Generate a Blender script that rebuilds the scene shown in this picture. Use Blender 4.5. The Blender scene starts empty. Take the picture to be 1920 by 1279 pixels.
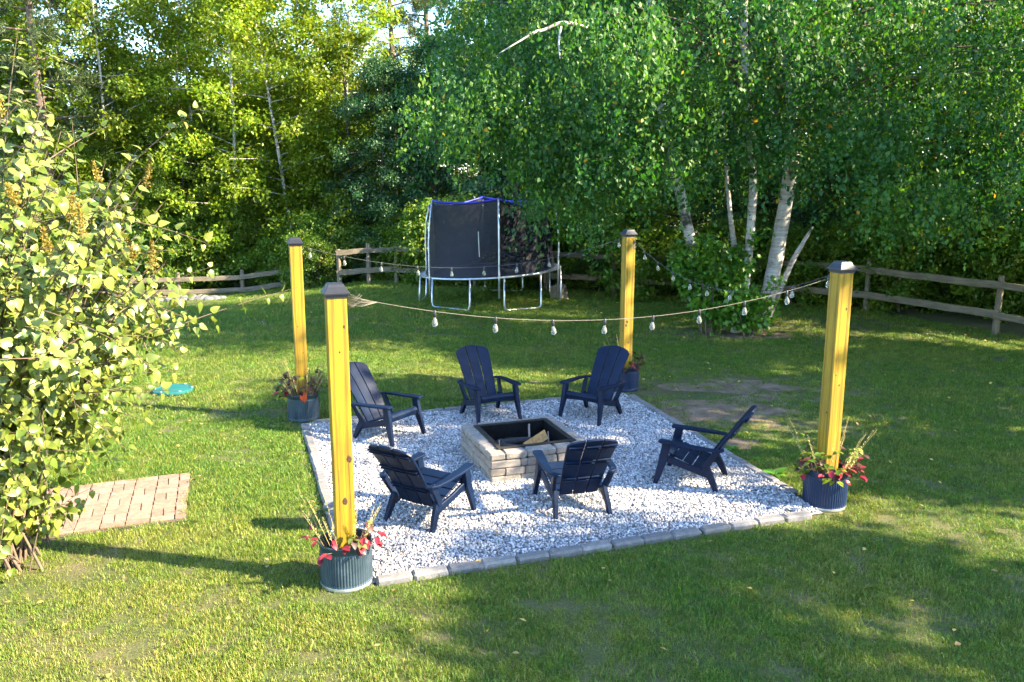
import bpy, bmesh, math, random
import numpy as np
from mathutils import Vector, Matrix, Euler

# ------------------------------------------------------------------ camera, sky, sun, exposure
scene = bpy.context.scene
COL = scene.collection
R = math.radians
CAM_H, PITCH, FPX = 3.0075, 0.19737, 1575.1

cam_d = bpy.data.cameras.new("camera")
cam = bpy.data.objects.new("camera", cam_d)
COL.objects.link(cam)
cam_d.sensor_width = 36.0
cam_d.lens = 36.0 * FPX / 1920.0
cam_d.clip_start = 0.05
cam_d.clip_end = 2000.0
cam.location = (0, 0, CAM_H)
cam.rotation_euler = (math.pi / 2 - PITCH, 0, 0)
scene.camera = cam

SUN_EL = R(34.0)
SUN_H = Vector((1.0, -0.24)).normalized()
SUN = Vector((SUN_H.x * math.cos(SUN_EL), SUN_H.y * math.cos(SUN_EL), math.sin(SUN_EL)))
world = bpy.data.worlds.new("World")
scene.world = world
world.use_nodes = True
wn = world.node_tree
wn.nodes.clear()
sky = wn.nodes.new("ShaderNodeTexSky")
sky.sky_type = 'NISHITA'
sky.sun_disc = False
sky.ozone_density = 4.0
sky.dust_density = 0.4
sky.sun_elevation = SUN_EL
sky.sun_rotation = math.atan2(SUN.x, SUN.y)
bg = wn.nodes.new("ShaderNodeBackground")
bg.inputs["Strength"].default_value = 0.15
wo = wn.nodes.new("ShaderNodeOutputWorld")
wn.links.new(sky.outputs[0], bg.inputs[0])
wn.links.new(bg.outputs[0], wo.inputs[0])

sun_d = bpy.data.lights.new("sun", 'SUN')
sun_d.energy = 5.0
sun_d.angle = R(0.53)
sun_d.color = (1.0, 0.84, 0.60)
sun = bpy.data.objects.new("sun", sun_d)
COL.objects.link(sun)
sun.location = (30, -6, 25)
sun.rotation_euler = SUN.to_track_quat('Z', 'Y').to_euler()

vs = scene.view_settings
vs.view_transform = 'Standard'
vs.look = 'None'
vs.gamma = 1.0
vs.use_curve_mapping = False
vs.exposure = 2.6
cy = scene.cycles
cy.use_denoising = True
cy.use_adaptive_sampling = True
cy.adaptive_threshold = 0.03
cy.max_bounces = 5
cy.diffuse_bounces = 2
cy.glossy_bounces = 2
cy.transmission_bounces = 3
cy.transparent_max_bounces = 12
cy.caustics_reflective = False
cy.caustics_refractive = False

rng = np.random.default_rng(11)
random.seed(5)

# ------------------------------------------------------------------ helpers: pixels to places
def ray(px, py):
    a = (px - 960) / FPX
    b = (639.5 - py) / FPX
    c, s = math.cos(PITCH), math.sin(PITCH)
    return Vector((a, c + b * s, -s + b * c))

def gp(px, py, z=0.0):
    d = ray(px, py)
    t = (z - CAM_H) / d.z
    return Vector((d.x * t, d.y * t, z))

def at(px, py, Y):
    d = ray(px, py)
    return Vector((0, 0, CAM_H)) + d * (Y / d.y)

# ------------------------------------------------------------------ helpers: objects
def tag(o, label=None, cat=None, group=None, kind=None):
    if label: o["label"] = label
    if cat: o["category"] = cat
    if group: o["group"] = group
    if kind: o["kind"] = kind
    return o

def empty(name, loc=(0, 0, 0), rz=0.0):
    o = bpy.data.objects.new(name, None)
    o.empty_display_size = 0.1
    COL.objects.link(o)
    o.location = loc
    o.rotation_euler = (0, 0, rz)
    return o

def put(name, mesh, parent=None, mat=None):
    if mat is not None:
        mesh.materials.clear()
        mesh.materials.append(mat)
    o = bpy.data.objects.new(name, mesh)
    COL.objects.link(o)
    if parent is not None:
        o.parent = parent
    return o

def copy_tree(o, parent=None):
    c = o.copy()
    COL.objects.link(c)
    c.parent = parent
    for ch in list(KIDS.get(o.name, o.children)):
        copy_tree(ch, c)
    return c
KIDS = {}

def np_mesh(name, V, F, smooth=False, rnd=None):
    """V (n,3), F (m,k) all the same k; rnd: per-face random number"""
    me = bpy.data.meshes.new(name)
    V = np.asarray(V, np.float32)
    F = np.asarray(F, np.int32)
    m, k = F.shape
    me.vertices.add(len(V))
    me.vertices.foreach_set("co", V.ravel())
    me.loops.add(m * k)
    me.loops.foreach_set("vertex_index", F.ravel())
    me.polygons.add(m)
    me.polygons.foreach_set("loop_start", np.arange(0, m * k, k, dtype=np.int32))
    me.polygons.foreach_set("loop_total", np.full(m, k, np.int32))
    if smooth:
        me.polygons.foreach_set("use_smooth", np.ones(m, bool))
    if rnd is not None:
        at_ = me.attributes.new("rnd", 'FLOAT', 'FACE')
        at_.data.foreach_set("value", np.asarray(rnd, np.float32))
    me.update(calc_edges=True)
    return me

class MB:
    """collects faces, builds one mesh"""
    def __init__(self):
        self.v = []
        self.f = []
    def add(self, verts, faces):
        o = len(self.v)
        self.v += [tuple(p) for p in verts]
        self.f += [tuple(i + o for i in q) for q in faces]
        return self
    def box(self, c, s, rot=None):
        hx, hy, hz = s[0] / 2, s[1] / 2, s[2] / 2
        P = [Vector((x, y, z)) for x in (-hx, hx) for y in (-hy, hy) for z in (-hz, hz)]
        if rot is not None:
            P = [rot @ p for p in P]
        c = Vector(c)
        return self.add([p + c for p in P], [(0, 1, 3, 2), (4, 6, 7, 5), (0, 4, 5, 1), (2, 3, 7, 6), (0, 2, 6, 4), (1, 5, 7, 3)])
    def tube(self, pts, rad, n=8, cap=True):
        pts = [Vector(p) for p in pts]
        if not hasattr(rad, '__len__'):
            rad = [rad] * len(pts)
        up = Vector((0, 0, 1))
        rings = []
        prev = None
        for i, p in enumerate(pts):
            t = (pts[min(i + 1, len(pts) - 1)] - pts[max(i - 1, 0)]).normalized()
            if prev is None:
                a = t.cross(up if abs(t.z) < 0.9 else Vector((1, 0, 0))).normalized()
            else:
                a = (prev - t * prev.dot(t)).normalized()
            prev = a
            b = t.cross(a)
            rings.append([p + (a * math.cos(2 * math.pi * k / n) + b * math.sin(2 * math.pi * k / n)) * rad[i] for k in range(n)])
        V = [q for r in rings for q in r]
        F = []
        for i in range(len(pts) - 1):
            for k in range(n):
                k2 = (k + 1) % n
                F.append((i * n + k, i * n + k2, (i + 1) * n + k2, (i + 1) * n + k))
        if cap:
            F.append(tuple(range(n - 1, -1, -1)))
            F.append(tuple((len(pts) - 1) * n + k for k in range(n)))
        return self.add(V, F)
    def lathe(self, prof, n=24, c=(0, 0, 0), flute=0.0, band=None):
        V, F = [], []
        for (r, z) in prof:
            for k in range(n):
                rr = r
                if flute and band and band[0] <= z <= band[1] and k % 2:
                    rr = r - flute
                a = 2 * math.pi * k / n
                V.append((c[0] + rr * math.cos(a), c[1] + rr * math.sin(a), c[2] + z))
        for i in range(len(prof) - 1):
            for k in range(n):
                k2 = (k + 1) % n
                F.append((i * n + k, i * n + k2, (i + 1) * n + k2, (i + 1) * n + k))
        return self.add(V, F)
    def beam(self, pts, sizes):
        """rectangular section, width along X, depth in the YZ plane"""
        pts = [Vector(p) for p in pts]
        V, F = [], []
        for i, p in enumerate(pts):
            t = pts[min(i + 1, len(pts) - 1)] - pts[max(i - 1, 0)]
            t.x = 0
            t.normalize()
            nrm = Vector((0, -t.z, t.y))
            w, d = sizes[i]
            for sx, sd in ((-1, -1), (1, -1), (1, 1), (-1, 1)):
                V.append(p + Vector((sx * w / 2, 0, 0)) + nrm * sd * d / 2)
        for i in range(len(pts) - 1):
            for k in range(4):
                k2 = (k + 1) % 4
                F.append((i * 4 + k, i * 4 + k2, (i + 1) * 4 + k2, (i + 1) * 4 + k))
        F.append((3, 2, 1, 0))
        e = (len(pts) - 1) * 4
        F.append((e, e + 1, e + 2, e + 3))
        return self.add(V, F)
    def prism(self, outline, z0, z1):
        n = len(outline)
        V = [(x, y, z0) for x, y in outline] + [(x, y, z1) for x, y in outline]
        F = [tuple(range(n - 1, -1, -1)), tuple(range(n, 2 * n))]
        F += [(k, (k + 1) % n, n + (k + 1) % n, n + k) for k in range(n)]
        return self.add(V, F)
    def mesh(self, name, bevel=0.0, smooth=False, seg=1):
        me = bpy.data.meshes.new(name)
        me.from_pydata([tuple(p) for p in self.v], [], self.f)
        bm = bmesh.new()
        bm.from_mesh(me)
        bmesh.ops.recalc_face_normals(bm, faces=bm.faces)
        if bevel:
            ed = [e for e in bm.edges if len(e.link_faces) == 2 and e.calc_face_angle(0) > 0.5]
            bmesh.ops.bevel(bm, geom=ed, offset=bevel, segments=seg, affect='EDGES', profile=0.5, clamp_overlap=True)
        for f in bm.faces:
            f.smooth = smooth
        bm.to_mesh(me)
        bm.free()
        return me
    def build(self, name, mat, parent=None, bevel=0.0, smooth=False, seg=1):
        return put(name, self.mesh(name, bevel, smooth, seg), parent, mat)

def smooth_noise(x, y, cell, seed):
    g = np.random.default_rng(seed).random((256, 256))
    x = np.asarray(x) / cell + 64
    y = np.asarray(y) / cell + 64
    xi = np.floor(x).astype(int); yi = np.floor(y).astype(int)
    fx = x - xi; fy = y - yi
    fx = fx * fx * (3 - 2 * fx); fy = fy * fy * (3 - 2 * fy)
    q = lambda a, b: g[a % 256, b % 256]
    return (q(xi, yi) * (1 - fx) + q(xi + 1, yi) * fx) * (1 - fy) + (q(xi, yi + 1) * (1 - fx) + q(xi + 1, yi + 1) * fx) * fy

# ------------------------------------------------------------------ materials
class NT:
    def __init__(self, name):
        self.m = bpy.data.materials.new(name)
        self.m.use_nodes = True
        self.t = self.m.node_tree
        self.t.nodes.clear()
        self.out = self.n("OutputMaterial")
        self.p = self.n("BsdfPrincipled")
        self.l(self.p.outputs[0], self.out.inputs[0])
    def n(self, kind, **kw):
        nd = self.t.nodes.new("ShaderNode" + kind)
        for k, v in kw.items():
            if k in nd.inputs:
                nd.inputs[k].default_value = v
            else:
                setattr(nd, k, v)
        return nd
    def l(self, a, b):
        self.t.links.new(a, b)
    def ramp(self, fac, stops):
        r = self.n("ValToRGB")
        e = r.color_ramp.elements
        while len(e) < len(stops):
            e.new(0.5)
        for el, (p, c) in zip(e, stops):
            el.position = p
            el.color = (*c, 1)
        self.l(fac, r.inputs[0])
        return r.outputs[0]
    def mix(self, fac, a, b, mode='MIX'):
        mx = self.n("MixRGB")
        mx.blend_type = mode
        for s, i in ((fac, 0), (a, 1), (b, 2)):
            if isinstance(s, (int, float)):
                mx.inputs[i].default_value = s
            elif isinstance(s, tuple):
                mx.inputs[i].default_value = (*s, 1)
            else:
                self.l(s, mx.inputs[i])
        return mx.outputs[0]
    def noise(self, vec, scale, detail=4.0, rough=0.55):
        nz = self.n("TexNoise", Scale=scale, Detail=detail, Roughness=rough)
        if vec is not None:
            self.l(vec, nz.inputs["Vector"])
        return nz.outputs["Fac"]
    def bump(self, h, strength=0.4, dist=0.01):
        b = self.n("Bump", Strength=strength, Distance=dist)
        self.l(h, b.inputs["Height"])
        self.l(b.outputs[0], self.p.inputs["Normal"])
    def coord(self, which="Object"):
        return self.n("TexCoord").outputs[which]
    def pos(self):
        return self.n("NewGeometry").outputs["Position"]
    def scaled(self, vec, s):
        mp = self.n("Mapping")
        mp.inputs["Scale"].default_value = s
        self.l(vec, mp.inputs["Vector"])
        return mp.outputs[0]
    def set(self, **kw):
        for k, v in kw.items():
            self.p.inputs[k.replace('_', ' ')].default_value = v
        return self

def leaf_material(name, stops, trans=0.35, rough=0.5, tint=0.25, tcol=None):
    N = NT(name)
    a = N.n("Attribute", attribute_name="rnd")
    oi = N.n("ObjectInfo")
    col = N.ramp(a.outputs["Fac"], stops)
    hs = N.n("HueSaturation")
    mr = N.n("MapRange")
    mr.inputs[3].default_value = 1 - tint
    mr.inputs[4].default_value = 1 + tint
    N.l(oi.outputs["Random"], mr.inputs[0])
    N.l(mr.outputs[0], hs.inputs["Value"])
    N.l(col, hs.inputs["Color"])
    N.l(hs.outputs[0], N.p.inputs["Base Color"])
    N.set(Roughness=rough)
    tr = N.n("BsdfTranslucent")
    tc = N.mix(1.0, hs.outputs[0], tcol or (1.5, 1.35, 0.5), 'MULTIPLY')
    N.l(tc, tr.inputs[0])
    mx = N.n("MixShader")
    mx.inputs[0].default_value = trans
    N.l(N.p.outputs[0], mx.inputs[1])
    N.l(tr.outputs[0], mx.inputs[2])
    N.l(mx.outputs[0], N.out.inputs[0])
    return N.m

def simple(name, col, rough=0.6, metal=0.0, var=0.25, scale=8.0, bump=0.0):
    N = NT(name)
    v = N.coord()
    nz = N.noise(v, scale, 6)
    dark = tuple(c * (1 - var) for c in col)
    lite = tuple(min(1, c * (1 + var)) for c in col)
    N.l(N.ramp(nz, [(0.3, dark), (0.7, lite)]), N.p.inputs["Base Color"])
    N.set(Roughness=rough, Metallic=metal)
    if bump:
        N.bump(N.noise(v, scale * 6, 4), bump, 0.004)
    return N.m

M = {}
# soil / thatch under the grass
N = NT("soil"); P_ = N.pos()
c1 = N.ramp(N.noise(P_, 1.3, 6), [(0.35, (0.060, 0.085, 0.016)), (0.55, (0.095, 0.098, 0.028)), (0.74, (0.17, 0.135, 0.08))])
c2 = N.ramp(N.noise(P_, 45, 5, 0.7), [(0.3, (0.35, 0.33, 0.3)), (0.7, (1.25, 1.2, 1.1))])
N.l(N.mix(1.0, c1, c2, 'MULTIPLY'), N.p.inputs["Base Color"]); N.set(Roughness=0.95)
N.bump(N.noise(P_, 60, 5), 0.6, 0.02); M['soil'] = N.m
# grass
N = NT("grass"); P_ = N.pos()
a = N.n("Attribute", attribute_name="rnd")
green = N.ramp(a.outputs["Fac"], [(0.0, (0.040, 0.135, 0.007)), (0.5, (0.080, 0.200, 0.008)), (0.8, (0.145, 0.25, 0.010)), (0.94, (0.22, 0.26, 0.02)), (1.0, (0.40, 0.31, 0.11))])
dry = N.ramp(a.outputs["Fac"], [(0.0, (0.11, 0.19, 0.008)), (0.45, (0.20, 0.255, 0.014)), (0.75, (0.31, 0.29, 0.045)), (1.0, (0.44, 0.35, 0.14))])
f1 = N.ramp(N.noise(P_, 0.55, 5, 0.65), [(0.46, (0, 0, 0)), (0.68, (1, 1, 1))])
f2 = N.ramp(N.noise(P_, 2.6, 4, 0.6), [(0.40, (0, 0, 0)), (0.75, (0.75, 0.75, 0.75))])
f = N.mix(0.4, f1, f2)
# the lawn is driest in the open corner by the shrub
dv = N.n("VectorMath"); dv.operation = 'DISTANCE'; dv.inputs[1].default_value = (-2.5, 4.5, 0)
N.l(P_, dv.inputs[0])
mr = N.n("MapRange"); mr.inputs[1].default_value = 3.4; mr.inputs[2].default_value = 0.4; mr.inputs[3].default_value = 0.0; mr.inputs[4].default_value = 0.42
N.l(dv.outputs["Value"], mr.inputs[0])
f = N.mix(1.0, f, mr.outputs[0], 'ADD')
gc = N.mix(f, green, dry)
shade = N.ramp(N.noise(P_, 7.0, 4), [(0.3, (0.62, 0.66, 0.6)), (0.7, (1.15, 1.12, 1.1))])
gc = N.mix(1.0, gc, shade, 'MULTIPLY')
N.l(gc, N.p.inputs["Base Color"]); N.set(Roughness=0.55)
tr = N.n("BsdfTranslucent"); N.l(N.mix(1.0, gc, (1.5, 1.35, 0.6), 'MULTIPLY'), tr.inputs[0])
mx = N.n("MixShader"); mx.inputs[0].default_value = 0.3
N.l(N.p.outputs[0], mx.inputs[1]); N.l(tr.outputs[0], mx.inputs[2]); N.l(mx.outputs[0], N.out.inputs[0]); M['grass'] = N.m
# gravel
N = NT("gravel_stone"); a = N.n("Attribute", attribute_name="rnd")
c1 = N.ramp(a.outputs["Fac"], [(0.0, (0.14, 0.138, 0.14)), (0.15, (0.28, 0.275, 0.28)), (0.5, (0.50, 0.495, 0.49)), (0.85, (0.68, 0.67, 0.665)), (1.0, (0.33, 0.275, 0.22))])
c2 = N.ramp(N.noise(N.pos(), 40, 4), [(0.3, (0.75, 0.75, 0.76)), (0.7, (1.05, 1.05, 1.05))])
N.l(N.mix(1.0, c1, c2, 'MULTIPLY'), N.p.inputs["Base Color"]); N.set(Roughness=0.8); M['stone'] = N.m
M['gravel_bed'] = simple("gravel_bed", (0.24, 0.236, 0.23), 0.95, 0, 0.5, 60, 0.6)
# concrete blocks
def block_material(name, lo, hi, mottle=18):
    N = NT(name); v = N.coord(); oi = N.n("ObjectInfo")
    base = N.ramp(oi.outputs["Random"], [(0.0, lo), (1.0, hi)])
    n1 = N.ramp(N.noise(N.pos(), mottle, 6, 0.65), [(0.3, (0.68, 0.66, 0.64)), (0.65, (1.12, 1.1, 1.08))])
    n2 = N.ramp(N.noise(N.pos(), 160, 3), [(0.35, (0.78, 0.78, 0.78)), (0.6, (1.06, 1.06, 1.06))])
    c = N.mix(1.0, N.mix(1.0, base, n1, 'MULTIPLY'), n2, 'MULTIPLY')
    N.l(c, N.p.inputs["Base Color"]); N.set(Roughness=0.92)
    N.bump(N.noise(N.pos(), 90, 5, 0.7), 0.7, 0.006)
    return N.m
M['brick'] = block_material("tumbled_block", (0.205, 0.182, 0.155), (0.255, 0.230, 0.200))
M['edge'] = block_material("edging_block", (0.14, 0.138, 0.134), (0.205, 0.20, 0.19))
M['paver'] = block_material("paver", (0.215, 0.142, 0.095), (0.28, 0.196, 0.138))
# treated timber
N = NT("treated_pine"); v = N.coord()
sv = N.scaled(v, (14, 14, 0.8))
w = N.n("TexWave"); w.wave_type = 'RINGS'; w.rings_direction = 'Z'
w.inputs["Scale"].default_value = 1.1; w.inputs["Distortion"].default_value = 4.5; w.inputs["Detail"].default_value = 3
N.l(sv, w.inputs["Vector"])
c1 = N.ramp(w.outputs["Fac"], [(0.0, (0.21, 0.120, 0.0018)), (0.4, (0.31, 0.192, 0.0025)), (1.0, (0.355, 0.228, 0.0035))])
c2 = N.ramp(N.noise(N.scaled(v, (60, 60, 1.2)), 2.2, 6, 0.7), [(0.38, (0.66, 0.62, 0.5)), (0.6, (1.06, 1.06, 1.0))])
c3 = N.ramp(N.noise(N.scaled(v, (3, 3, 1.2)), 1.2, 3), [(0.38, (0.80, 0.80, 0.62)), (0.62, (1.05, 1.03, 1.0))])
c = N.mix(1.0, N.mix(1.0, c1, c2, 'MULTIPLY'), c3, 'MULTIPLY')
N.l(c, N.p.inputs["Base Color"]); N.set(Roughness=0.62); N.bump(N.noise(N.scaled(v, (60, 60, 2)), 2.0, 4), 0.25, 0.003); M['timber'] = N.m
M['knot'] = simple("wood_knot", (0.045, 0.020, 0.005), 0.7, 0, 0.5, 40)
M['crack'] = simple("wood_crack", (0.09, 0.045, 0.012), 0.85, 0, 0.4, 30)
M['cap'] = simple("black_cap", (0.007, 0.008, 0.012), 0.45, 0.0, 0.3, 20)
# grey weathered rails
N = NT("weathered_wood"); v = N.coord()
c1 = N.ramp(N.noise(N.scaled(v, (1.2, 30, 30)), 2.0, 6), [(0.3, (0.10, 0.082, 0.060)), (0.7, (0.25, 0.205, 0.150))])
c2 = N.ramp(N.noise(v, 2.2, 4), [(0.3, (0.7, 0.72, 0.62)), (0.7, (1.15, 1.1, 1.0))])
N.l(N.mix(1.0, c1, c2, 'MULTIPLY'), N.p.inputs["Base Color"]); N.set(Roughness=0.9); N.bump(N.noise(N.scaled(v, (2, 50, 50)), 2.0, 5), 0.5, 0.006); M['rail'] = N.m
# galvanised planter
N = NT("galvanised"); v = N.coord()
c1 = N.ramp(N.noise(v, 5, 5), [(0.3, (0.035, 0.062, 0.085)), (0.7, (0.075, 0.110, 0.14))])
N.l(c1, N.p.inputs["Base Color"]); N.set(Metallic=0.55)
N.l(N.ramp(N.noise(v, 9, 4), [(0.3, (0.34, 0.34, 0.34)), (0.7, (0.55, 0.55, 0.55))]), N.p.inputs["Roughness"]); M['zinc'] = N.m
# the same sheet metal, in a darker, bluer colour
N = NT("dark_blue_metal"); v = N.coord()
c1 = N.ramp(N.noise(v, 5, 5), [(0.3, (0.008, 0.020, 0.060)), (0.7, (0.016, 0.035, 0.085))])
N.l(c1, N.p.inputs["Base Color"]); N.set(Metallic=0.3, Roughness=0.42); M['bluepot'] = N.m
M['pot_soil'] = simple("potting_soil", (0.022, 0.016, 0.011), 0.95, 0, 0.5, 40, 0.8)
# chair plastic
N = NT("black_plastic"); v = N.coord()
N.l(N.ramp(N.noise(v, 6, 5), [(0.3, (0.0012, 0.0060, 0.021)), (0.7, (0.0025, 0.011, 0.035))]), N.p.inputs["Base Color"])
N.l(N.ramp(N.noise(v, 14, 5), [(0.3, (0.38, 0.38, 0.38)), (0.7, (0.58, 0.58, 0.58))]), N.p.inputs["Roughness"])
N.bump(N.noise(N.scaled(v, (90, 90, 12)), 2.0, 4), 0.15, 0.002); N.p.inputs['Specular IOR Level'].default_value = 0.2; M['plastic'] = N.m
M['steel'] = simple("galvanised_tube", (0.55, 0.58, 0.60), 0.35, 0.75, 0.15, 6)
M['liner'] = simple("blackened_steel", (0.006, 0.006, 0.0065), 0.85, 0.0, 0.6, 14, 0.3)
M['flange'] = simple("smoked_steel_flange", (0.026, 0.023, 0.019), 0.55, 0.0, 0.45, 12, 0.2)
M['ash'] = simple("ash", (0.028, 0.028, 0.031), 0.95, 0, 0.7, 22, 1.0)
for q in ('liner', 'flange', 'ash'):
    for nd in M[q].node_tree.nodes:
        if nd.type == 'BSDF_PRINCIPLED': nd.inputs['Specular IOR Level'].default_value = 0.12
M['char'] = simple("charred_wood", (0.018, 0.016, 0.015), 0.8, 0, 0.6, 25, 0.8)
M['firewood'] = simple("split_wood", (0.42, 0.23, 0.075), 0.8, 0, 0.4, 30, 0.6)
M['stick'] = simple("grey_stick", (0.20, 0.16, 0.125), 0.85, 0, 0.3, 30)
M['mat'] = simple("jump_mat", (0.010, 0.013, 0.035), 0.6, 0, 0.3, 10)
M['blue'] = simple("blue_sleeve", (0.012, 0.018, 0.30), 0.5, 0, 0.2, 10)
N = NT("net"); N.set(Base_Color=(0.003, 0.005, 0.014, 1), Roughness=0.7)
tp = N.n("BsdfTransparent"); mx = N.n("MixShader"); mx.inputs[0].default_value = 0.84
N.l(tp.outputs[0], mx.inputs[1]); N.l(N.p.outputs[0], mx.inputs[2]); N.l(mx.outputs[0], N.out.inputs[0]); M['net'] = N.m
M['wire'] = simple("wire", (0.19, 0.16, 0.12), 0.6, 0, 0.2, 20)
M['darkwire'] = simple("dark_wire", (0.03, 0.03, 0.035), 0.6, 0, 0.2, 20)
M['socket'] = simple("socket", (0.02, 0.02, 0.022), 0.45, 0, 0.3, 20)
N = NT("bulb_glass"); N.set(Base_Color=(0.93, 0.88, 0.78, 1), Roughness=0.04, IOR=1.45)
N.p.inputs["Transmission Weight"].default_value = 0.85; M['glass'] = N.m
M['lid'] = simple("green_lid", (0.010, 0.105, 0.095), 0.5, 0, 0.2, 8)
M['rock'] = simple("field_rock", (0.13, 0.128, 0.125), 0.9, 0, 0.4, 8, 0.6)
# barks
N = NT("birch_bark"); v = N.coord()
b1 = N.ramp(N.noise(N.scaled(v, (2.2, 2.2, 15)), 1.3, 7, 0.72), [(0.33, (0.05, 0.042, 0.036)), (0.41, (0.36, 0.335, 0.30)), (0.62, (0.56, 0.545, 0.52))])
b2 = N.ramp(N.noise(v, 2.4, 5, 0.6), [(0.32, (0.10, 0.08, 0.065)), (0.44, (0.95, 0.9, 0.84)), (0.8, (1.1, 1.1, 1.12))])
N.l(N.mix(1.0, b1, b2, 'MULTIPLY'), N.p.inputs["Base Color"]); N.set(Roughness=0.75)
N.bump(N.noise(N.scaled(v, (4, 4, 30)), 1.5, 5), 0.5, 0.012); M['birchbark'] = N.m
N = NT("brown_bark"); v = N.coord()
N.l(N.ramp(N.noise(N.scaled(v, (16, 16, 2.2)), 1.2, 6, 0.7), [(0.35, (0.035, 0.026, 0.02)), (0.68, (0.16, 0.12, 0.09))]), N.p.inputs["Base Color"])
N.set(Roughness=0.9); N.bump(N.noise(N.scaled(v, (16, 16, 2.2)), 1.2, 6), 0.8, 0.03); M['bark'] = N.m
N = NT("pine_bark"); v = N.coord()
N.l(N.ramp(N.noise(N.scaled(v, (12, 12, 2.5)), 1.2, 6, 0.7), [(0.35, (0.06, 0.043, 0.034)), (0.68, (0.22, 0.16, 0.12))]), N.p.inputs["Base Color"])
N.set(Roughness=0.9); N.bump(N.noise(N.scaled(v, (12, 12, 2.5)), 1.2, 6), 0.8, 0.03); M['pinebark'] = N.m
M['twig'] = simple("twig", (0.12, 0.085, 0.055), 0.85, 0, 0.3, 20)
# leaves
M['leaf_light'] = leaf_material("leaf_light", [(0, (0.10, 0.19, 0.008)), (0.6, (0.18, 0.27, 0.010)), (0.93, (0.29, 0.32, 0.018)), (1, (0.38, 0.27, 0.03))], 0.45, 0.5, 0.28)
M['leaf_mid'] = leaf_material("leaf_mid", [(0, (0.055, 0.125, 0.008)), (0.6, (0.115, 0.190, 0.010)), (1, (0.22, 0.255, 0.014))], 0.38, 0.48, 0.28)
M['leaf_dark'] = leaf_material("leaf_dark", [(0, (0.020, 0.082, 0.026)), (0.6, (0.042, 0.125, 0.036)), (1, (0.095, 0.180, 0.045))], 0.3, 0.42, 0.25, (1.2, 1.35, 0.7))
M['leaf_birch'] = leaf_material("leaf_birch", [(0, (0.012, 0.068, 0.010)), (0.5, (0.032, 0.120, 0.014)), (0.9, (0.105, 0.215, 0.016)), (0.985, (0.17, 0.24, 0.02)), (1, (0.50, 0.26, 0.02))], 0.42, 0.55, 0.05, (1.4, 1.45, 0.6))
M['leaf_lilac'] = leaf_material("leaf_lilac", [(0, (0.078, 0.128, 0.014)), (0.5, (0.155, 0.195, 0.028)), (0.9, (0.225, 0.25, 0.05)), (0.985, (0.24, 0.26, 0.05)), (1, (0.30, 0.24, 0.04))], 0.30, 0.40, 0.18, (1.3, 1.35, 0.4))
M['leaf_pine'] = leaf_material("leaf_pine", [(0, (0.032, 0.075, 0.020)), (0.6, (0.065, 0.105, 0.024)), (1, (0.13, 0.145, 0.03))], 0.15, 0.5, 0.2)
M['leaf_under'] = leaf_material("leaf_under", [(0, (0.055, 0.13, 0.010)), (0.6, (0.100, 0.185, 0.012)), (1, (0.25, 0.26, 0.018))], 0.4, 0.5, 0.3, (1.05, 1.25, 0.6))
M['seed'] = leaf_material("seed_panicle", [(0, (0.16, 0.12, 0.015)), (1, (0.34, 0.25, 0.035))], 0.25, 0.6, 0.2)
M['coleus'] = leaf_material("coleus_red", [(0, (0.13, 0.008, 0.014)), (0.6, (0.30, 0.016, 0.032)), (1, (0.52, 0.07, 0.08))], 0.25, 0.45, 0.3, (1.3, 0.8, 0.8))
M['coleus_dark'] = leaf_material("plum_leaf", [(0, (0.035, 0.012, 0.010)), (0.6, (0.085, 0.028, 0.016)), (1, (0.09, 0.12, 0.02))], 0.25, 0.5, 0.2)
M['orange'] = leaf_material("orange_leaf", [(0, (0.60, 0.06, 0.012)), (1, (0.75, 0.13, 0.03))], 0.25, 0.5, 0.1)
M['spike'] = leaf_material("dry_spike", [(0, (0.30, 0.26, 0.08)), (1, (0.52, 0.44, 0.18))], 0.25, 0.6, 0.15)
M['weed'] = leaf_material("weed_leaf", [(0, (0.045, 0.16, 0.012)), (1, (0.13, 0.29, 0.025))], 0.35, 0.4, 0.2)
M['fallen'] = leaf_material("fallen_leaf", [(0, (0.20, 0.12, 0.05)), (0.6, (0.45, 0.30, 0.08)), (1, (0.60, 0.42, 0.10))], 0.2, 0.6, 0.1)

# ------------------------------------------------------------------ the setting: ground
TH = R(19.3)
U = Vector((math.cos(TH), math.sin(TH)))
V2 = Vector((-math.sin(TH), math.cos(TH)))
POST = [Vector((-1.24, 5.84)), Vector((-2.60, 10.10)), Vector((1.60, 11.57)), Vector((2.886, 7.327))]
EDGE = [Vector((-1.17, 5.74)), Vector((-2.52, 9.80)), Vector((1.57, 11.22)), Vector((2.80, 7.10))]

def hz(x, y):
    """the lawn falls away gently towards the far left"""
    sm = lambda t: np.clip(t, 0, 1) ** 2 * (3 - 2 * np.clip(t, 0, 1))
    return -0.6 * sm((-np.asarray(x, float) - 3.2) / 6.0) * sm((np.asarray(y, float) - 16.0) / 8.0)
xs = np.concatenate([[-900, -300, -120], np.arange(-60, 61, 2.0), [120, 300, 900]])
ys = np.concatenate([[-900, -300, -60], np.arange(-20, 81, 2.0), [120, 300, 900]])
GX, GY = np.meshgrid(xs, ys, indexing='ij')
GV = np.stack([GX, GY, hz(GX, GY)], -1).reshape(-1, 3)
ii, jj = np.meshgrid(np.arange(len(xs) - 1), np.arange(len(ys) - 1), indexing='ij')
q0 = (ii * len(ys) + jj).ravel()
GF = np.stack([q0, q0 + len(ys), q0 + len(ys) + 1, q0 + 1], 1)
tag(put("ground", np_mesh("ground", GV, GF, smooth=True), None, M['soil']), kind="structure")

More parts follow.
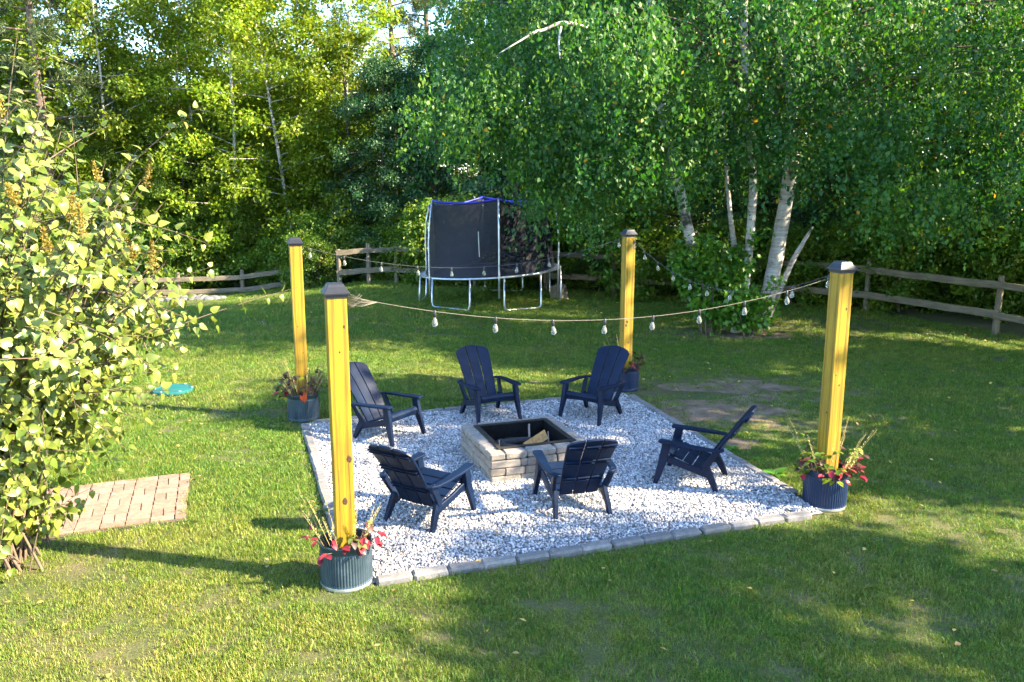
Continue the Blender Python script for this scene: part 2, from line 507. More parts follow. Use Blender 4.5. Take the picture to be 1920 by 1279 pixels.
def inside_poly(x, y, poly, grow=0.0):
    """poly clockwise or not; convex"""
    c = sum(poly, Vector((0, 0))) / len(poly)
    ok = np.ones_like(x, bool)
    for i in range(len(poly)):
        a, b = poly[i], poly[(i + 1) % len(poly)]
        d = (b - a).normalized()
        nx, ny = -d.y, d.x
        if (c.x - a.x) * nx + (c.y - a.y) * ny < 0:
            nx, ny = -nx, -ny
        ok &= ((x - a.x) * nx + (y - a.y) * ny) > -grow
    return ok

# gravel bed + loose stones
m = MB().add([(p.x, p.y, 0.012) for p in EDGE], [(0, 3, 2, 1)])
gravel_bed = tag(m.build("gravel_bed", M['gravel_bed']), kind="structure")
ns = 95000
gx = rng.uniform(-2.7, 3.0, int(ns * 1.6)); gy = rng.uniform(5.6, 11.4, int(ns * 1.6))
k = inside_poly(gx, gy, EDGE, -0.03)
pit_c = Vector((0.12, 8.47))
PIT = [pit_c + U * (sx * 0.5) + V2 * (sy * 0.5) for sx, sy in ((-1, -1), (-1, 1), (1, 1), (1, -1))]
k &= ~inside_poly(gx, gy, PIT, -0.1)
gx, gy = gx[k], gy[k]
# fewer stones further away, they overlap in the view anyway
keep = rng.random(len(gx)) < np.clip(1.25 - (gy - 6) * 0.09, 0.75, 1)
gx, gy = gx[keep], gy[keep]
n = len(gx)
octa = np.array([(1, 0, 0), (0, 1, 0), (-1, 0, 0), (0, -1, 0), (0.0, 0, 1), (0, 0, -1), (0.62, 0.62, 0.55), (-0.62, -0.62, 0.55)], float)
octf = np.array([(6, 4, 0), (6, 1, 4), (6, 0, 1), (4, 1, 2), (7, 4, 2), (7, 3, 4), (7, 2, 3), (4, 3, 0), (1, 0, 5), (2, 1, 5), (3, 2, 5), (0, 3, 5)])
sz = rng.uniform(0.0065, 0.0135, (n, 1, 1)) * (1 + 0.5 * (rng.random((n, 1, 1)) > 0.93))
A = octa[None] * (1 + rng.uniform(-0.3, 0.3, (n, 8, 3))) * rng.uniform(0.7, 1.2, (n, 1, 3)) * sz
# random rotation
q = rng.normal(size=(n, 4)); q /= np.linalg.norm(q, axis=1, keepdims=True)
w_, x_, y_, z_ = q.T
RM = np.stack([1 - 2 * (y_**2 + z_**2), 2 * (x_ * y_ - z_ * w_), 2 * (x_ * z_ + y_ * w_), 2 * (x_ * y_ + z_ * w_), 1 - 2 * (x_**2 + z_**2), 2 * (y_ * z_ - x_ * w_), 2 * (x_ * z_ - y_ * w_), 2 * (y_ * z_ + x_ * w_), 1 - 2 * (x_**2 + y_**2)], 1).reshape(n, 3, 3)
A = np.einsum('nij,nkj->nki', RM, A)
gz = 0.016 + rng.uniform(0, 0.016, n) + 0.012 * smooth_noise(gx, gy, 0.35, 3)
A += np.stack([gx, gy, gz], 1)[:, None]
F = (octf[None] + (np.arange(n) * 8)[:, None, None]).reshape(-1, 3)
gr = put("gravel", np_mesh("gravel", A.reshape(-1, 3), F, rnd=np.repeat(rng.random(n), 12)), None, M['stone'])
tag(gr, "loose white and grey gravel filling the square around the fire pit", "gravel", kind="stuff")
del A, RM

# ------------------------------------------------------------------ stone edging, each block a piece
def worn_block(name, s, bev, jit, seed, mat):
    b = MB().box((0, 0, 0), s)
    me = b.mesh(name, bevel=bev)
    rr = random.Random(seed)
    for v in me.vertices:
        v.co += Vector([rr.uniform(-jit, jit) for _ in range(3)])
    me.materials.append(mat)
    return me
edge_meshes = [worn_block("edging_block", (0.215, 0.10, 0.09), 0.016, 0.004, i, M['edge']) for i in range(4)]
edging = empty("stone_edging", (0.15, 8.4, 0))
tag(edging, "grey concrete block edging framing the gravel square", "edging")
for i in range(4):
    a, b = EDGE[i], EDGE[(i + 1) % 4]
    d = (b - a)
    L = d.length
    d.normalize()
    ang = math.atan2(d.y, d.x)
    s0, s1 = 0.16, L - 0.16
    if i == 0: s0, s1 = 0.14, L - 0.02
    if i == 1: s0, s1 = 0.10, L - 0.10
    cnt = int((s1 - s0) / 0.275)
    stp = (s1 - s0) / cnt
    for j in range(cnt):
        p = a + d * (s0 + stp * (j + 0.5))
        if min((p - q).length for q in POST) < 0.26:
            continue
        o = put("edging_block", random.choice(edge_meshes), edging)
        o.location = (p.x - 0.15 + random.uniform(-.006, .006), p.y - 8.4 + random.uniform(-.006, .006), 0.006 + random.uniform(-.004, .004))
        o.rotation_euler = (random.uniform(-.03, .03), random.uniform(-.02, .02), ang + random.uniform(-.03, .03) + (math.pi if random.random() < .5 else 0))
        o.scale = (stp / 0.2165, 1, 1)

# ------------------------------------------------------------------ paver pad
pad_r = gp(354, 932)
PO = Vector((-3.28, 8.14))           # far right corner
pdx = Vector((-1.03, -0.40)).normalized()
pdy = Vector((0.40, -1.17)).normalized()
pad_ang = math.atan2(-pdx.y, -pdx.x)
pad_w, pad_l = 1.25, 2.15
PADP = [PO, PO + pdx * pad_l, PO + pdx * pad_l + pdy * pad_w, PO + pdy * pad_w]
pad = MB().add([(p.x, p.y, 0.005) for p in PADP], [(0, 1, 2, 3)]).build("paver_path", simple("joint_sand", (0.085, 0.062, 0.042), 0.95, 0, 0.4, 50))
tag(pad, kind="structure")
pm = [worn_block("paver", (0.1915, 0.0915, 0.05), 0.003, 0.0015, 50 + i, M['paver']) for i in range(3)]
def put_paver(u, v, rot):
    p = PO + pdx * u + pdy * v
    o = put("paver", random.choice(pm), pad)
    o.location = (p.x, p.y, -0.008 + random.uniform(0, 0.003))
    o.rotation_euler = (random.uniform(-.006, .006), random.uniform(-.006, .006), pad_ang + (math.pi / 2 if rot else 0) + random.uniform(-.01, .01))
for j in range(6):
    put_paver(0.05, 0.1 + j * 0.2, True)                # soldier course at the end
for i in range(10):
    put_paver(0.2 + i * 0.2, 0.05, False)               # border
    for j in range(5):
        uu, vv = 0.20 + i * 0.2, 0.2 + j * 0.2
        if (i + j) % 2:
            put_paver(uu, vv - 0.05, False); put_paver(uu, vv + 0.05, False)
        else:
            put_paver(uu - 0.05, vv, True); put_paver(uu + 0.05, vv, True)
    put_paver(0.2 + i * 0.2, 1.15, False)

# ------------------------------------------------------------------ green lid of the septic tank
LIDP = Vector((-4.74, 11.4))
lid = empty("tank_lid", (LIDP.x, LIDP.y, 0.02))
tag(lid, "round teal plastic tank lid lying flush in the lawn beside the shrub", "lid")
MB().lathe([(0.27, 0.0), (0.27, 0.025), (0.255, 0.035), (0.235, 0.035), (0.225, 0.028), (0.06, 0.036), (0.0, 0.036)], 36).build("cover", M['lid'], lid, smooth=False)
for kk in range(6):
    a = kk * math.pi / 3 + 0.2
    MB().box((0.245 * math.cos(a), 0.245 * math.sin(a), 0.039), (0.03, 0.03, 0.012)).build("bolt", M['steel'], lid, bevel=0.004)

# ------------------------------------------------------------------ fire pit
pit = empty("fire_pit", (pit_c.x, pit_c.y, 0), TH)
pit.scale = (1.07, 1.07, 1.04)
tag(pit, "square fire pit of tan tumbled stone blocks with a steel liner", "fire pit")
CH = 0.077
variants = {}
def brick_mesh(L, top):
    key = (round(L, 3), top)
    if key not in variants:
        variants[key] = worn_block("brick", (L - 0.006, 0.145, CH - 0.004), 0.010 if not top else 0.014, 0.0022, int(L * 1000) + top, M['brick'])
    return variants[key]
runs = [[0.30, 0.20, 0.30, 0.07], [0.20, 0.30, 0.17, 0.20], [0.30, 0.07, 0.30, 0.20], [0.15, 0.30, 0.22, 0.20]]
for c in range(4):
    for side in range(4):
        ls = runs[(c + side * 1) % 4][:]
        if c == 3:
            ls = [0.22, 0.29, 0.19, 0.17]
        tot = sum(ls)
        ls = [l * 0.857 / tot for l in ls]
        ang = side * math.pi / 2
        s = -0.5 if (c % 2 == 0) else -0.5 + 0.143
        for L in ls:
            o = put("brick", brick_mesh(L, c == 3), pit)
            lx, ly = s + L / 2, -0.5 + 0.0725
            s += L
            o.location = (lx * math.cos(ang) - ly * math.sin(ang) + random.uniform(-.003, .003), lx * math.sin(ang) + ly * math.cos(ang) + random.uniform(-.003, .003), 0.004 + CH * (c + 0.5))
            o.rotation_euler = (0, random.uniform(-.012, .012), ang + random.uniform(-.012, .012))
ZT = 0.004 + CH * 4
def ring_box(m, ro, ri, z0, z1):
    for s in range(4):
        a = s * math.pi / 2
        rot = Matrix.Rotation(a, 3, 'Z')
        cc = rot @ Vector((0, -(ro + ri) / 2, (z0 + z1) / 2))
        m.box(cc, (ro * 2 - (0 if s % 2 == 0 else (ro - ri) * 2 + 0.004), ro - ri, z1 - z0), rot)
m = MB(); ring_box(m, 0.395, 0.345, ZT + 0.001, ZT + 0.011); fl = m.build("liner_flange", M['flange'], pit, bevel=0.003)
m = MB(); ring_box(m, 0.349, 0.343, 0.02, ZT + 0.0005); m.build("liner_wall", M['liner'], pit)
# uneven ash bed
g = 16
Vv = []; Ff = []
for i in range(g + 1):
    for j in range(g + 1):
        x, y = -0.34 + 0.68 * i / g, -0.34 + 0.68 * j / g
        Vv.append((x, y, 0.12 + 0.05 * float(smooth_noise(x + 3, y, 0.12, 8)) + random.uniform(0, .012)))
for i in range(g):
    for j in range(g):
        a = i * (g + 1) + j
        Ff.append((a, a + g + 1, a + g + 2, a + 1))
MB().add(Vv, Ff).build("ash_bed", M['ash'], pit, smooth=True)

def log(name, a, b, r, mat, label, cat, group=None, n=9, taper=0.9, bumpy=0.08):
    rr = random.Random(hash((name, round(a[0], 3))) & 0xffff)
    a, b = Vector(a), Vector(b)
    m = MB()
    pts = [a.lerp(b, t / 5) + Vector((rr.uniform(-1, 1), rr.uniform(-1, 1), rr.uniform(-1, 1))) * r * 0.12 for t in range(6)]
    m.tube(pts, [r * (1 + rr.uniform(-bumpy, bumpy)) * (1 - (1 - taper) * t / 5) for t in range(6)], n)
    me = m.mesh(name, bevel=0.003)
    o = put(name, me, None, mat)
    return tag(o, label, cat, group)
def pitp(u, v, z):
    p = pit_c + U * u + V2 * v
    return (p.x, p.y, z)
log("charred_log", pitp(-0.26, -0.02, 0.205), pitp(0.02, -0.14, 0.195), 0.045, M['char'], "thick charred log lying along the near wall inside the fire pit", "log")
log("charred_log", pitp(-0.22, 0.16, 0.195), pitp(0.10, 0.05, 0.225), 0.038, M['char'], "charred log crossing the ash in the middle of the pit", "log")
log("charred_log", pitp(-0.29, -0.20, 0.185), pitp(-0.16, 0.20, 0.19), 0.032, M['char'], "thin blackened log against the left pit wall", "log")
log("stick", pitp(0.06, -0.02, 0.19), pitp(0.18, 0.315, 0.315), 0.013, M['stick'], "grey stick leaning from the ash against the far liner corner", "stick", n=6)
log("stick", pitp(0.25, -0.10, 0.17), pitp(0.31, 0.08, 0.29), 0.009, M['stick'], "short thin twig propped at the right liner wall", "stick", n=6)
log("stick", pitp(-0.31, -0.14, 0.19), pitp(-0.27, 0.0, 0.28), 0.009, M['stick'], "pale bent twig at the left liner wall", "stick", n=6)
# split wedge of firewood
m = MB()
W = [(-0.15, -0.05, 0), (-0.15, 0.055, 0.0), (-0.15, 0.005, 0.085), (0.14, -0.05, 0.01), (0.14, 0.05, 0.0), (0.14, -0.005, 0.115)]
m.add(W, [(0, 1, 2), (5, 4, 3), (0, 3, 4, 1), (1, 4, 5, 2), (2, 5, 3, 0)])
me = m.mesh("split_firewood", bevel=0.008, seg=2)
fw = put("split_firewood", me, None, M['firewood'])
fw.location = pitp(0.14, 0.0, 0.195)
fw.rotation_euler = (0.1, -0.28, TH + 0.25)
tag(fw, "split wedge of tan firewood on the ash in the pit", "firewood")

# ------------------------------------------------------------------ posts, caps, planters, plants
POST_H = 2.19
def make_post(i, label):
    p = POST[i]
    o = empty("wooden_post", (p.x, p.y, 0), TH)
    tag(o, label, "post", "posts at the gravel corners")
    w = 0.14
    b = MB(); b.box((0, 0, POST_H / 2), (w, w, POST_H))
    t = b.build("timber", M['timber'], o, bevel=0.006, seg=2)
    rr = random.Random(70 + i)
    for k in range(4):
        z = rr.uniform(0.45, 2.05)
        side = rr.choice([0, 0, 1])
        r = rr.uniform(0.005, 0.010)
        if i == 0 and k < 2: side, z, r = 0, (0.66, 0.98)[k], 0.02
        if i == 2 and k < 2: side, z, r = 0, (0.98, 0.93)[k], 0.016
        # a lens-shaped knot standing slightly proud of the face
        off = rr.uniform(-0.04, 0.045)
        if i == 0 and k < 2: off = (0.0, 0.042)[k]
        m = MB(); pts = [(math.cos(q * math.pi / 5) * r, math.sin(q * math.pi / 5) * r * rr.uniform(1.1, 1.7)) for q in range(10)]
        vv = [(x, 0.0, y) for x, y in pts] + [(x * .7, -0.0022, y * .7) for x, y in pts]
        ff = [(q, (q + 1) % 10, 10 + (q + 1) % 10, 10 + q) for q in range(10)] + [tuple(range(19, 9, -1))]
        m.add(vv, ff)
        kn = m.build("knot", M['knot'], t)
        if side == 0:
            kn.location = (off, -w / 2, z)
        else:
            kn.location = (-w / 2, off, z); kn.rotation_euler = (0, 0, -math.pi / 2)
    # drying cracks: thin recessed-looking slivers
    for k in range(3):
        z0 = rr.uniform(0.5, 1.5); ln = rr.uniform(0.25, 0.6); x = rr.uniform(-.05, .05)
        m = MB(); m.box((0, 0, 0), (0.0022, 0.001, ln))
        ck = m.build("crack", M['crack'], t)
        if k < 2: ck.location = (x, -w / 2 - 0.0003, z0 + ln / 2)
        else: ck.location = (-w / 2 - 0.0003, x, z0 + ln / 2); ck.rotation_euler = (0, 0, math.pi / 2)
        ck.rotation_euler.y = rr.uniform(-.02, .02)
    # cap: flange, collar and pyramid roof with a flat top
    h = POST_H
    c = MB()
    def sq(s, z): return [(-s, -s, z), (s, -s, z), (s, s, z), (-s, s, z)]
    lv = [sq(0.078, h - 0.012), sq(0.091, h - 0.012), sq(0.091, h + 0.003), sq(0.085, h + 0.010), sq(0.062, h + 0.042), sq(0.054, h + 0.060), sq(0.050, h + 0.063)]
    vv = [q for l in lv for q in l]; ff = [(3, 2, 1, 0)]
    for a in range(len(lv) - 1):
        for q in range(4):
            ff.append((a * 4 + q, a * 4 + (q + 1) % 4, a * 4 + 4 + (q + 1) % 4, a * 4 + 4 + q))
    e = (len(lv) - 1) * 4
    ff.append((e, e + 1, e + 2, e + 3))
    c.add(vv, ff)
    cp = c.build("cap", M['cap'], o, bevel=0.003)
    MB().box((0, 0, h - 0.02), (0.152, 0.152, 0.03)).build("collar", M['cap'], cp)
    return o
make_post(0, "yellow treated timber post with a frayed cord bundle under its cap")
make_post(1, "yellow timber post in the planter with the orange leaf")
make_post(2, "yellow timber post standing behind the chair with its planter half hidden")
make_post(3, "yellow timber post in the dark blue planter by bushy red foliage")

def make_planter(i, r, h, mat, label):
    p = POST[i]
    o = empty("metal_planter", (p.x, p.y, 0))
    tag(o, label, "planter", "ribbed metal planters round the posts")
    nn = 112
    prof = [(r * 0.96, 0.012), (r * 0.985, 0.03), (r * 0.99, 0.045), (r, h * 0.5), (r * 0.985, h - 0.075), (r * 0.965, h - 0.06), (r * 0.96, h - 0.05)]
    m = MB(); m.lathe(prof, nn, flute=0.006, band=(0.04, h - 0.07)); m.build("body", mat, o)
    m = MB(); m.lathe([(r * 0.955, h - 0.055), (r * 0.985, h - 0.05), (r * 0.985, h - 0.012), (r * 1.0, h - 0.008), (r * 1.005, h), (r * 0.985, h + 0.006), (r * 0.965, h), (r * 0.955, h - 0.02), (r * 0.95, h - 0.10)], 56)
    m.build("rim", mat, o, smooth=True)
    m = MB(); m.lathe([(r * 0.94, 0.0), (r * 0.99, 0.0), (r * 1.0, 0.012), (r * 0.985, 0.03)], 56); m.build("base_ring", M['steel'] if i in (0, 3) else mat, o, smooth=True)
    m = MB()
    vv = [(0, 0, h - 0.06)]; 
    for ring, rad in enumerate((0.35, 0.7, 0.96)):
        for k in range(24):
            a = 2 * math.pi * k / 24
            vv.append((r * rad * math.cos(a), r * rad * math.sin(a), h - 0.065 + random.uniform(-.01, .012)))
    ff = [(0, 1 + k, 1 + (k + 1) % 24) for k in range(24)]
    for ring in range(2):
        b0 = 1 + ring * 24
        ff += [(b0 + k, b0 + 24 + k, b0 + 24 + (k + 1) % 24, b0 + (k + 1) % 24) for k in range(24)]
    m.add(vv, ff); m.build("soil", M['pot_soil'], o)
    return o
PR, PH = 0.195, 0.34
make_planter(0, PR, PH, M['zinc'], "galvanised grey ribbed metal planter with sparse red leaves in it")
make_planter(1, PR, PH, M['zinc'], "grey-blue ribbed metal planter with the orange leaf hanging over its rim")
make_planter(2, PR, PH, M['bluepot'], "dark blue ribbed planter half hidden behind a chair")
make_planter(3, PR, PH + 0.02, M['bluepot'], "dark blue ribbed metal planter at the gravel corner beside bare lawn")

# ---- leaves as geometry
def leaf_mesh(name, mat, kind="oval", val=None):
    """one folded leaf along +Y, length 1, seen from +Z"""
    if kind == "heart":
        half = [(0.0, 0.02), (0.20, -0.02), (0.36, 0.12), (0.40, 0.30), (0.32, 0.52), (0.18, 0.76), (0.0, 1.0)]
    elif kind == "ruffle":
        half = [(0.0, 0.0), (0.18, 0.10), (0.22, 0.2), (0.33, 0.32), (0.29, 0.45), (0.34, 0.58), (0.2, 0.8), (0.0, 1.0)]
    else:
        half = [(0.0, 0.0), (0.16, 0.12), (0.25, 0.32), (0.25, 0.52), (0.15, 0.78), (0.0, 1.0)]
    V = []; F = []
    nh = len(half)
    bend = lambda y: -0.30 * y * y
    for (x, y) in half:
        V.append((0, y, bend(y)))
    for sg in (-1, 1):
        base = len(V)
        for (x, y) in half[1:-1]:
            V.append((sg * x, y, bend(y) + 0.28 * x))
        for k in range(nh - 1):
            a = [k, k + 1]
            o0 = base + k - 1; o1 = base + k
            if k == 0: q = (0, 1, base)
            elif k == nh - 2: q = (k, k + 1, o0)
            else: q = (k, k + 1, o1, o0)
            F.append(q if sg > 0 else q[::-1])
    me = bpy.data.meshes.new(name)
    me.from_pydata(V, [], F)
    a_ = me.attributes.new("rnd", 'FLOAT', 'FACE')
    v0 = random.random() if val is None else val
    a_.data.foreach_set("value", np.full(len(F), v0, np.float32))
    me.polygons.foreach_set("use_smooth", np.ones(len(F), bool))
    me.materials.append(mat)
    return me

def orient(o, p, d, up, L, parent_inv=None):
    d = Vector(d).normalized()
    x = d.cross(Vector(up))
    if x.length < 1e-4: x = d.cross(Vector((1, 0, 0.1)))
    x.normalize()
    z = x.cross(d)
    mt = Matrix((x, d, z)).transposed().to_4x4()
    mt = Matrix.Translation(Vector(p)) @ mt @ Matrix.Diagonal((L, L, L, 1))
    o.matrix_local = mt

def make_spike(m_list, base, d, L, rr):
    """a plume: thin stem with many small bracts"""
    pts = [base + d * L * t + Vector((0, 0, 0.06 * L * math.sin(t * 2))) for t in (0, .35, .7, 1)]
    V = []; F = []; rn = []
    mb = MB(); mb.tube(pts, [0.003, 0.0025, 0.002, 0.001], 4)
    V += mb.v; F += [f[:3] for f in mb.f if len(f) >= 3] + [(f[0], f[2], f[3]) for f in mb.f if len(f) == 4]
    for k in range(46):
        t = 0.35 + 0.65 * k / 46
        c = pts[0].lerp(pts[-1], t) + Vector((0, 0, 0.06 * L * math.sin(t * 2)))
        a = rr.uniform(0, 6.28)
        side = Vector((math.cos(a), math.sin(a), rr.uniform(0.2, 0.9))).normalized()
        s = 0.0125 * (1.3 - t)
        q = side.cross(d).normalized()
        o0 = len(V)
        V += [tuple(c), tuple(c + side * s + q * s * .5), tuple(c + side * s * 1.6), tuple(c + side * s - q * s * .5)]
        F += [(o0, o0 + 1, o0 + 2), (o0, o0 + 2, o0 + 3)]
    return V, F

def make_plant(i, label, cat, reds, darks, spikes, reach, greens=0, seed=0):
    p = POST[i]
    o = empty("potted_plant", (p.x, p.y, PH - 0.06))
    tag(o, label, cat, "plants in the planters")
    rr = random.Random(900 + seed)
    red = [leaf_mesh("leaf", M['coleus'], "ruffle", v) for v in (0.1, 0.5, 0.85)]
    drk = [leaf_mesh("leaf", M['coleus_dark'], "ruffle", v) for v in (0.05, 0.45, 0.95)]
    grn = [leaf_mesh("leaf", M['leaf_mid'], "ruffle", v) for v in (0.3, 0.8)]
    stems = MB()
    def spot():
        a = rr.uniform(0, 6.28)
        r = rr.uniform(0.115, 0.165)
        return a, Vector((r * math.cos(a), r * math.sin(a), 0.0))
    for k in range(reds + darks + greens):
        a, b = spot()
        if k < reds and rr.random() < .6:
            a = rr.uniform(-2.9, -0.2); b = Vector((.15 * math.cos(a), .15 * math.sin(a), 0))
        h = rr.uniform(0.03, 0.15) if k < reds else rr.uniform(0.03, 0.21) * reach
        out = rr.uniform(0.0, 0.11) * reach
        tip = b + Vector((math.cos(a) * out, math.sin(a) * out, h))
        stems.tube([b, b.lerp(tip, .5) + Vector((0, 0, .01)), tip], [0.004, 0.003, 0.002], 4)
        for q in range(2 if k < reds else 3):
            aa = a + rr.uniform(-1.3, 1.3)
            me = rr.choice(red if k < reds else (drk if k < reds + darks else grn))
            lf = put("leaf", me, o)
            orient(lf, tip + Vector((rr.uniform(-.015, .015), rr.uniform(-.015, .015), rr.uniform(-.02, .02))), (math.cos(aa), math.sin(aa), rr.uniform(-0.5, 0.4)), (rr.uniform(-.4, .4), rr.uniform(-.4, .4), 1), rr.uniform(0.045, 0.085))
    stems.build("stems", M['twig'], o)
    for k in range(spikes):
        a, b = spot()
        d = Vector((math.cos(a) * rr.uniform(.25, .9), math.sin(a) * rr.uniform(.25, .9), 1.0)).normalized()
        V, F = make_spike(None, b, d, rr.uniform(0.2, 0.40) * reach, rr)
        put("flower_spike", np_mesh("flower_spike", V, F, rnd=[rr.random() for _ in F]), o, M['spike'])
    return o
make_plant(0, "sparse red-leaved plant with thin straw stalks round the post foot", "plant", 16, 6, 11, 1.25, 3, 1)
pl1 = make_plant(1, "bushy plum-brown plant with cream spikes and one orange leaf", "plant", 5, 62, 20, 1.5, 12, 2)
ol = put("orange_leaf", leaf_mesh("orange_leaf", M['orange'], "ruffle", 0.3), pl1)
orient(ol, (0.06, -0.19, 0.12), (0.05, -0.35, -1), (0, -1, 0.2), 0.14)
ol["label"] = "single bright orange-red leaf hanging over the rim"
make_plant(2, "red and green leafy plant peeping out behind the chair back", "plant", 14, 22, 7, 1.3, 14, 3)
make_plant(3, "bushy plant of red and yellow-green leaves with straw spikes", "plant", 24, 26, 14, 1.5, 34, 4)

# ------------------------------------------------------------------ chairs
def make_chair():
    o = empty("garden_chair")
    mat = M['plastic']
    Lb = 0.735
    by, bz, dy, dz = 0.125, 0.185, 0.565, 0.825      # back line: lean
    def bp(x, s):
        s0 = s / Lb
        y = by + dy * s0 * 0.74
        z = bz + dz * s0 * 0.76
        return Vector((x, y + 0.022 * (1 - (x / 0.2) ** 2) - 0.02 * math.sin(s0 * math.pi), z))
    nrm = Vector((0, -0.82, 0.57)); nrm.normalize()
    def half(s): return 0.168 + 0.05 * s / Lb
    for k in range(3):
        nx, ny = 5, 10
        grid = []
        for j in range(ny + 1):
            row = []
            for i in range(nx + 1):
                u = -1 + 2 * (k + i / nx) / 3
                g = 0.010
                top = Lb - 0.055 * u * u - (0.018 if (k != 1 and ((k == 0 and i == 0) or (k == 2 and i == nx))) else 0)
                s = top * j / ny
                x = u * half(s)
                if i == 0 and k > 0: x += g / 2
                if i == nx and k < 2: x -= g / 2
                row.append(bp(x, s))
            grid.append(row)
        V = [p for r in grid for p in r]
        nV = len(V)
        V += [p - nrm * 0.022 for p in V]
        F = []
        w = nx + 1
        for j in range(ny):
            for i in range(nx):
                a = j * w + i
                F.append((a, a + 1, a + w + 1, a + w))
                F.append((nV + a, nV + a + w, nV + a + w + 1, nV + a + 1))
        for j in range(ny):
            for i in (0, nx):
                a = j * w + i
                F.append((a, a + w, nV + a + w, nV + a))
        for i in range(nx):
            for j in (0, ny):
                a = j * w + i
                F.append((a, a + 1, nV + a + 1, nV + a))
        sl = MB().add(V, F).build("back_slat", mat, o, bevel=0.003)
        # moulded ribs on the rear face
        for s in (0.20, 0.235, 0.43, 0.465, 0.635, 0.66):
            u0, u1 = -1 + 2 * k / 3 + 0.05, -1 + 2 * (k + 1) / 3 - 0.05
            c = (bp(u0 * half(s), s) + bp(u1 * half(s), s)) / 2 - nrm * 0.030
            MB().box(c, ((u1 - u0) * half(s), 0.016, 0.010), Matrix.Rotation(-0.6, 3, 'X')).build("rib", mat, sl)
    # seat boards from front edge down to the back
    for k in range(4):
        t0, t1 = k / 4, (k + 1) / 4
        y0, y1 = -0.235 + 0.375 * t0, -0.235 + 0.375 * t1 - 0.010
        z0, z1 = 0.335 - 0.135 * t0, 0.335 - 0.135 * (t1 - 0.02)
        if k == 0:
            pts = [(0, y0 - 0.018, z0 - 0.032), (0, y0 - 0.010, z0 - 0.006), (0, y0 + 0.010, z0 + 0.004), (0, y1, z1)]
            sz = [(0.42, 0.02)] * 4
        else:
            pts = [(0, y0, z0), (0, y1, z1)]; sz = [(0.42, 0.02)] * 2
        MB().beam(pts, sz).build("seat_slat", mat, o, bevel=0.004)
    MB().beam([(0, -0.246, 0.325), (0, -0.240, 0.262)], [(0.415, 0.018)] * 2).build("apron", mat, o, bevel=0.003)
    for sg in (-1, 1):
        MB().beam([(sg * 0.268, -0.305, 0.0), (sg * 0.258, -0.268, 0.14), (sg * 0.246, -0.235, 0.27), (sg * 0.246, -0.205, 0.44)],
                  [(0.034, 0.040), (0.040, 0.060), (0.046, 0.082), (0.046, 0.078)]).build("front_leg", mat, o, bevel=0.005)
        MB().beam([(sg * 0.238, 0.285, 0.0), (sg * 0.228, 0.235, 0.11), (sg * 0.216, 0.165, 0.235)],
                  [(0.034, 0.042), (0.038, 0.062), (0.042, 0.080)]).build("rear_leg", mat, o, bevel=0.005)
        MB().beam([(sg * 0.232, -0.262, 0.285), (sg * 0.226, -0.02, 0.215), (sg * 0.219, 0.185, 0.165)],
                  [(0.030, 0.072), (0.030, 0.060), (0.032, 0.075)]).build("side_rail", mat, o, bevel=0.005)
        MB().beam([(sg * 0.226, 0.155, 0.215), (sg * 0.242, 0.225, 0.325), (sg * 0.250, 0.290, 0.428)],
                  [(0.030, 0.070), (0.030, 0.060), (0.030, 0.055)]).build("back_support", mat, o, bevel=0.004)
        out = [(0.208, -0.262), (0.222, -0.282), (0.282, -0.285), (0.300, -0.265), (0.310, -0.05), (0.310, 0.16), (0.298, 0.26), (0.270, 0.315), (0.232, 0.338), (0.205, 0.330), (0.204, 0.305), (0.232, 0.285), (0.246, 0.24), (0.240, 0.10), (0.222, -0.08)]
        arm = MB().prism([(sg * x, y) for x, y in out], 0.436, 0.459)
        arm.v = [(x, y, z - 0.028 * (y + 0.28) / 0.6) for x, y, z in arm.v]
        arm.build("armrest", mat, o, bevel=0.005)
    return o
CH0 = make_chair()
chairs = [
    ((-0.285, 10.10), (0.145, -0.285), "navy-black plastic armchair with sun spots on its back, facing the near pit corner"),
    ((1.00, 10.12), (-0.30, -0.40), "navy-black plastic armchair right in front of the half-hidden planter"),
    ((-1.43, 9.30), (0.83, -0.52), "navy-black plastic armchair partly hidden by the corded yellow post"),
    ((-0.74, 7.01), (0.52, 0.85), "black plastic armchair with its ribbed back lit, beside the bricks' left corner"),
    ((0.56, 7.26), (-0.24, 0.97), "black plastic armchair turned away, backrest covering the pit's right corner"),
    ((1.79, 7.91), (-0.91, 0.41), "black plastic armchair standing alone in profile toward the dark blue planter"),
]
for i, (p, fc, lb) in enumerate(chairs):
    o = CH0 if i == 0 else copy_tree(CH0)
    o.location = (p[0], p[1], 0.022)
    o.scale = (1.06, 1.0, 1.0)
    o.rotation_euler = (0, 0, math.atan2(fc[0], -fc[1]))
    tag(o, lb, "chair", "chairs round the fire pit")

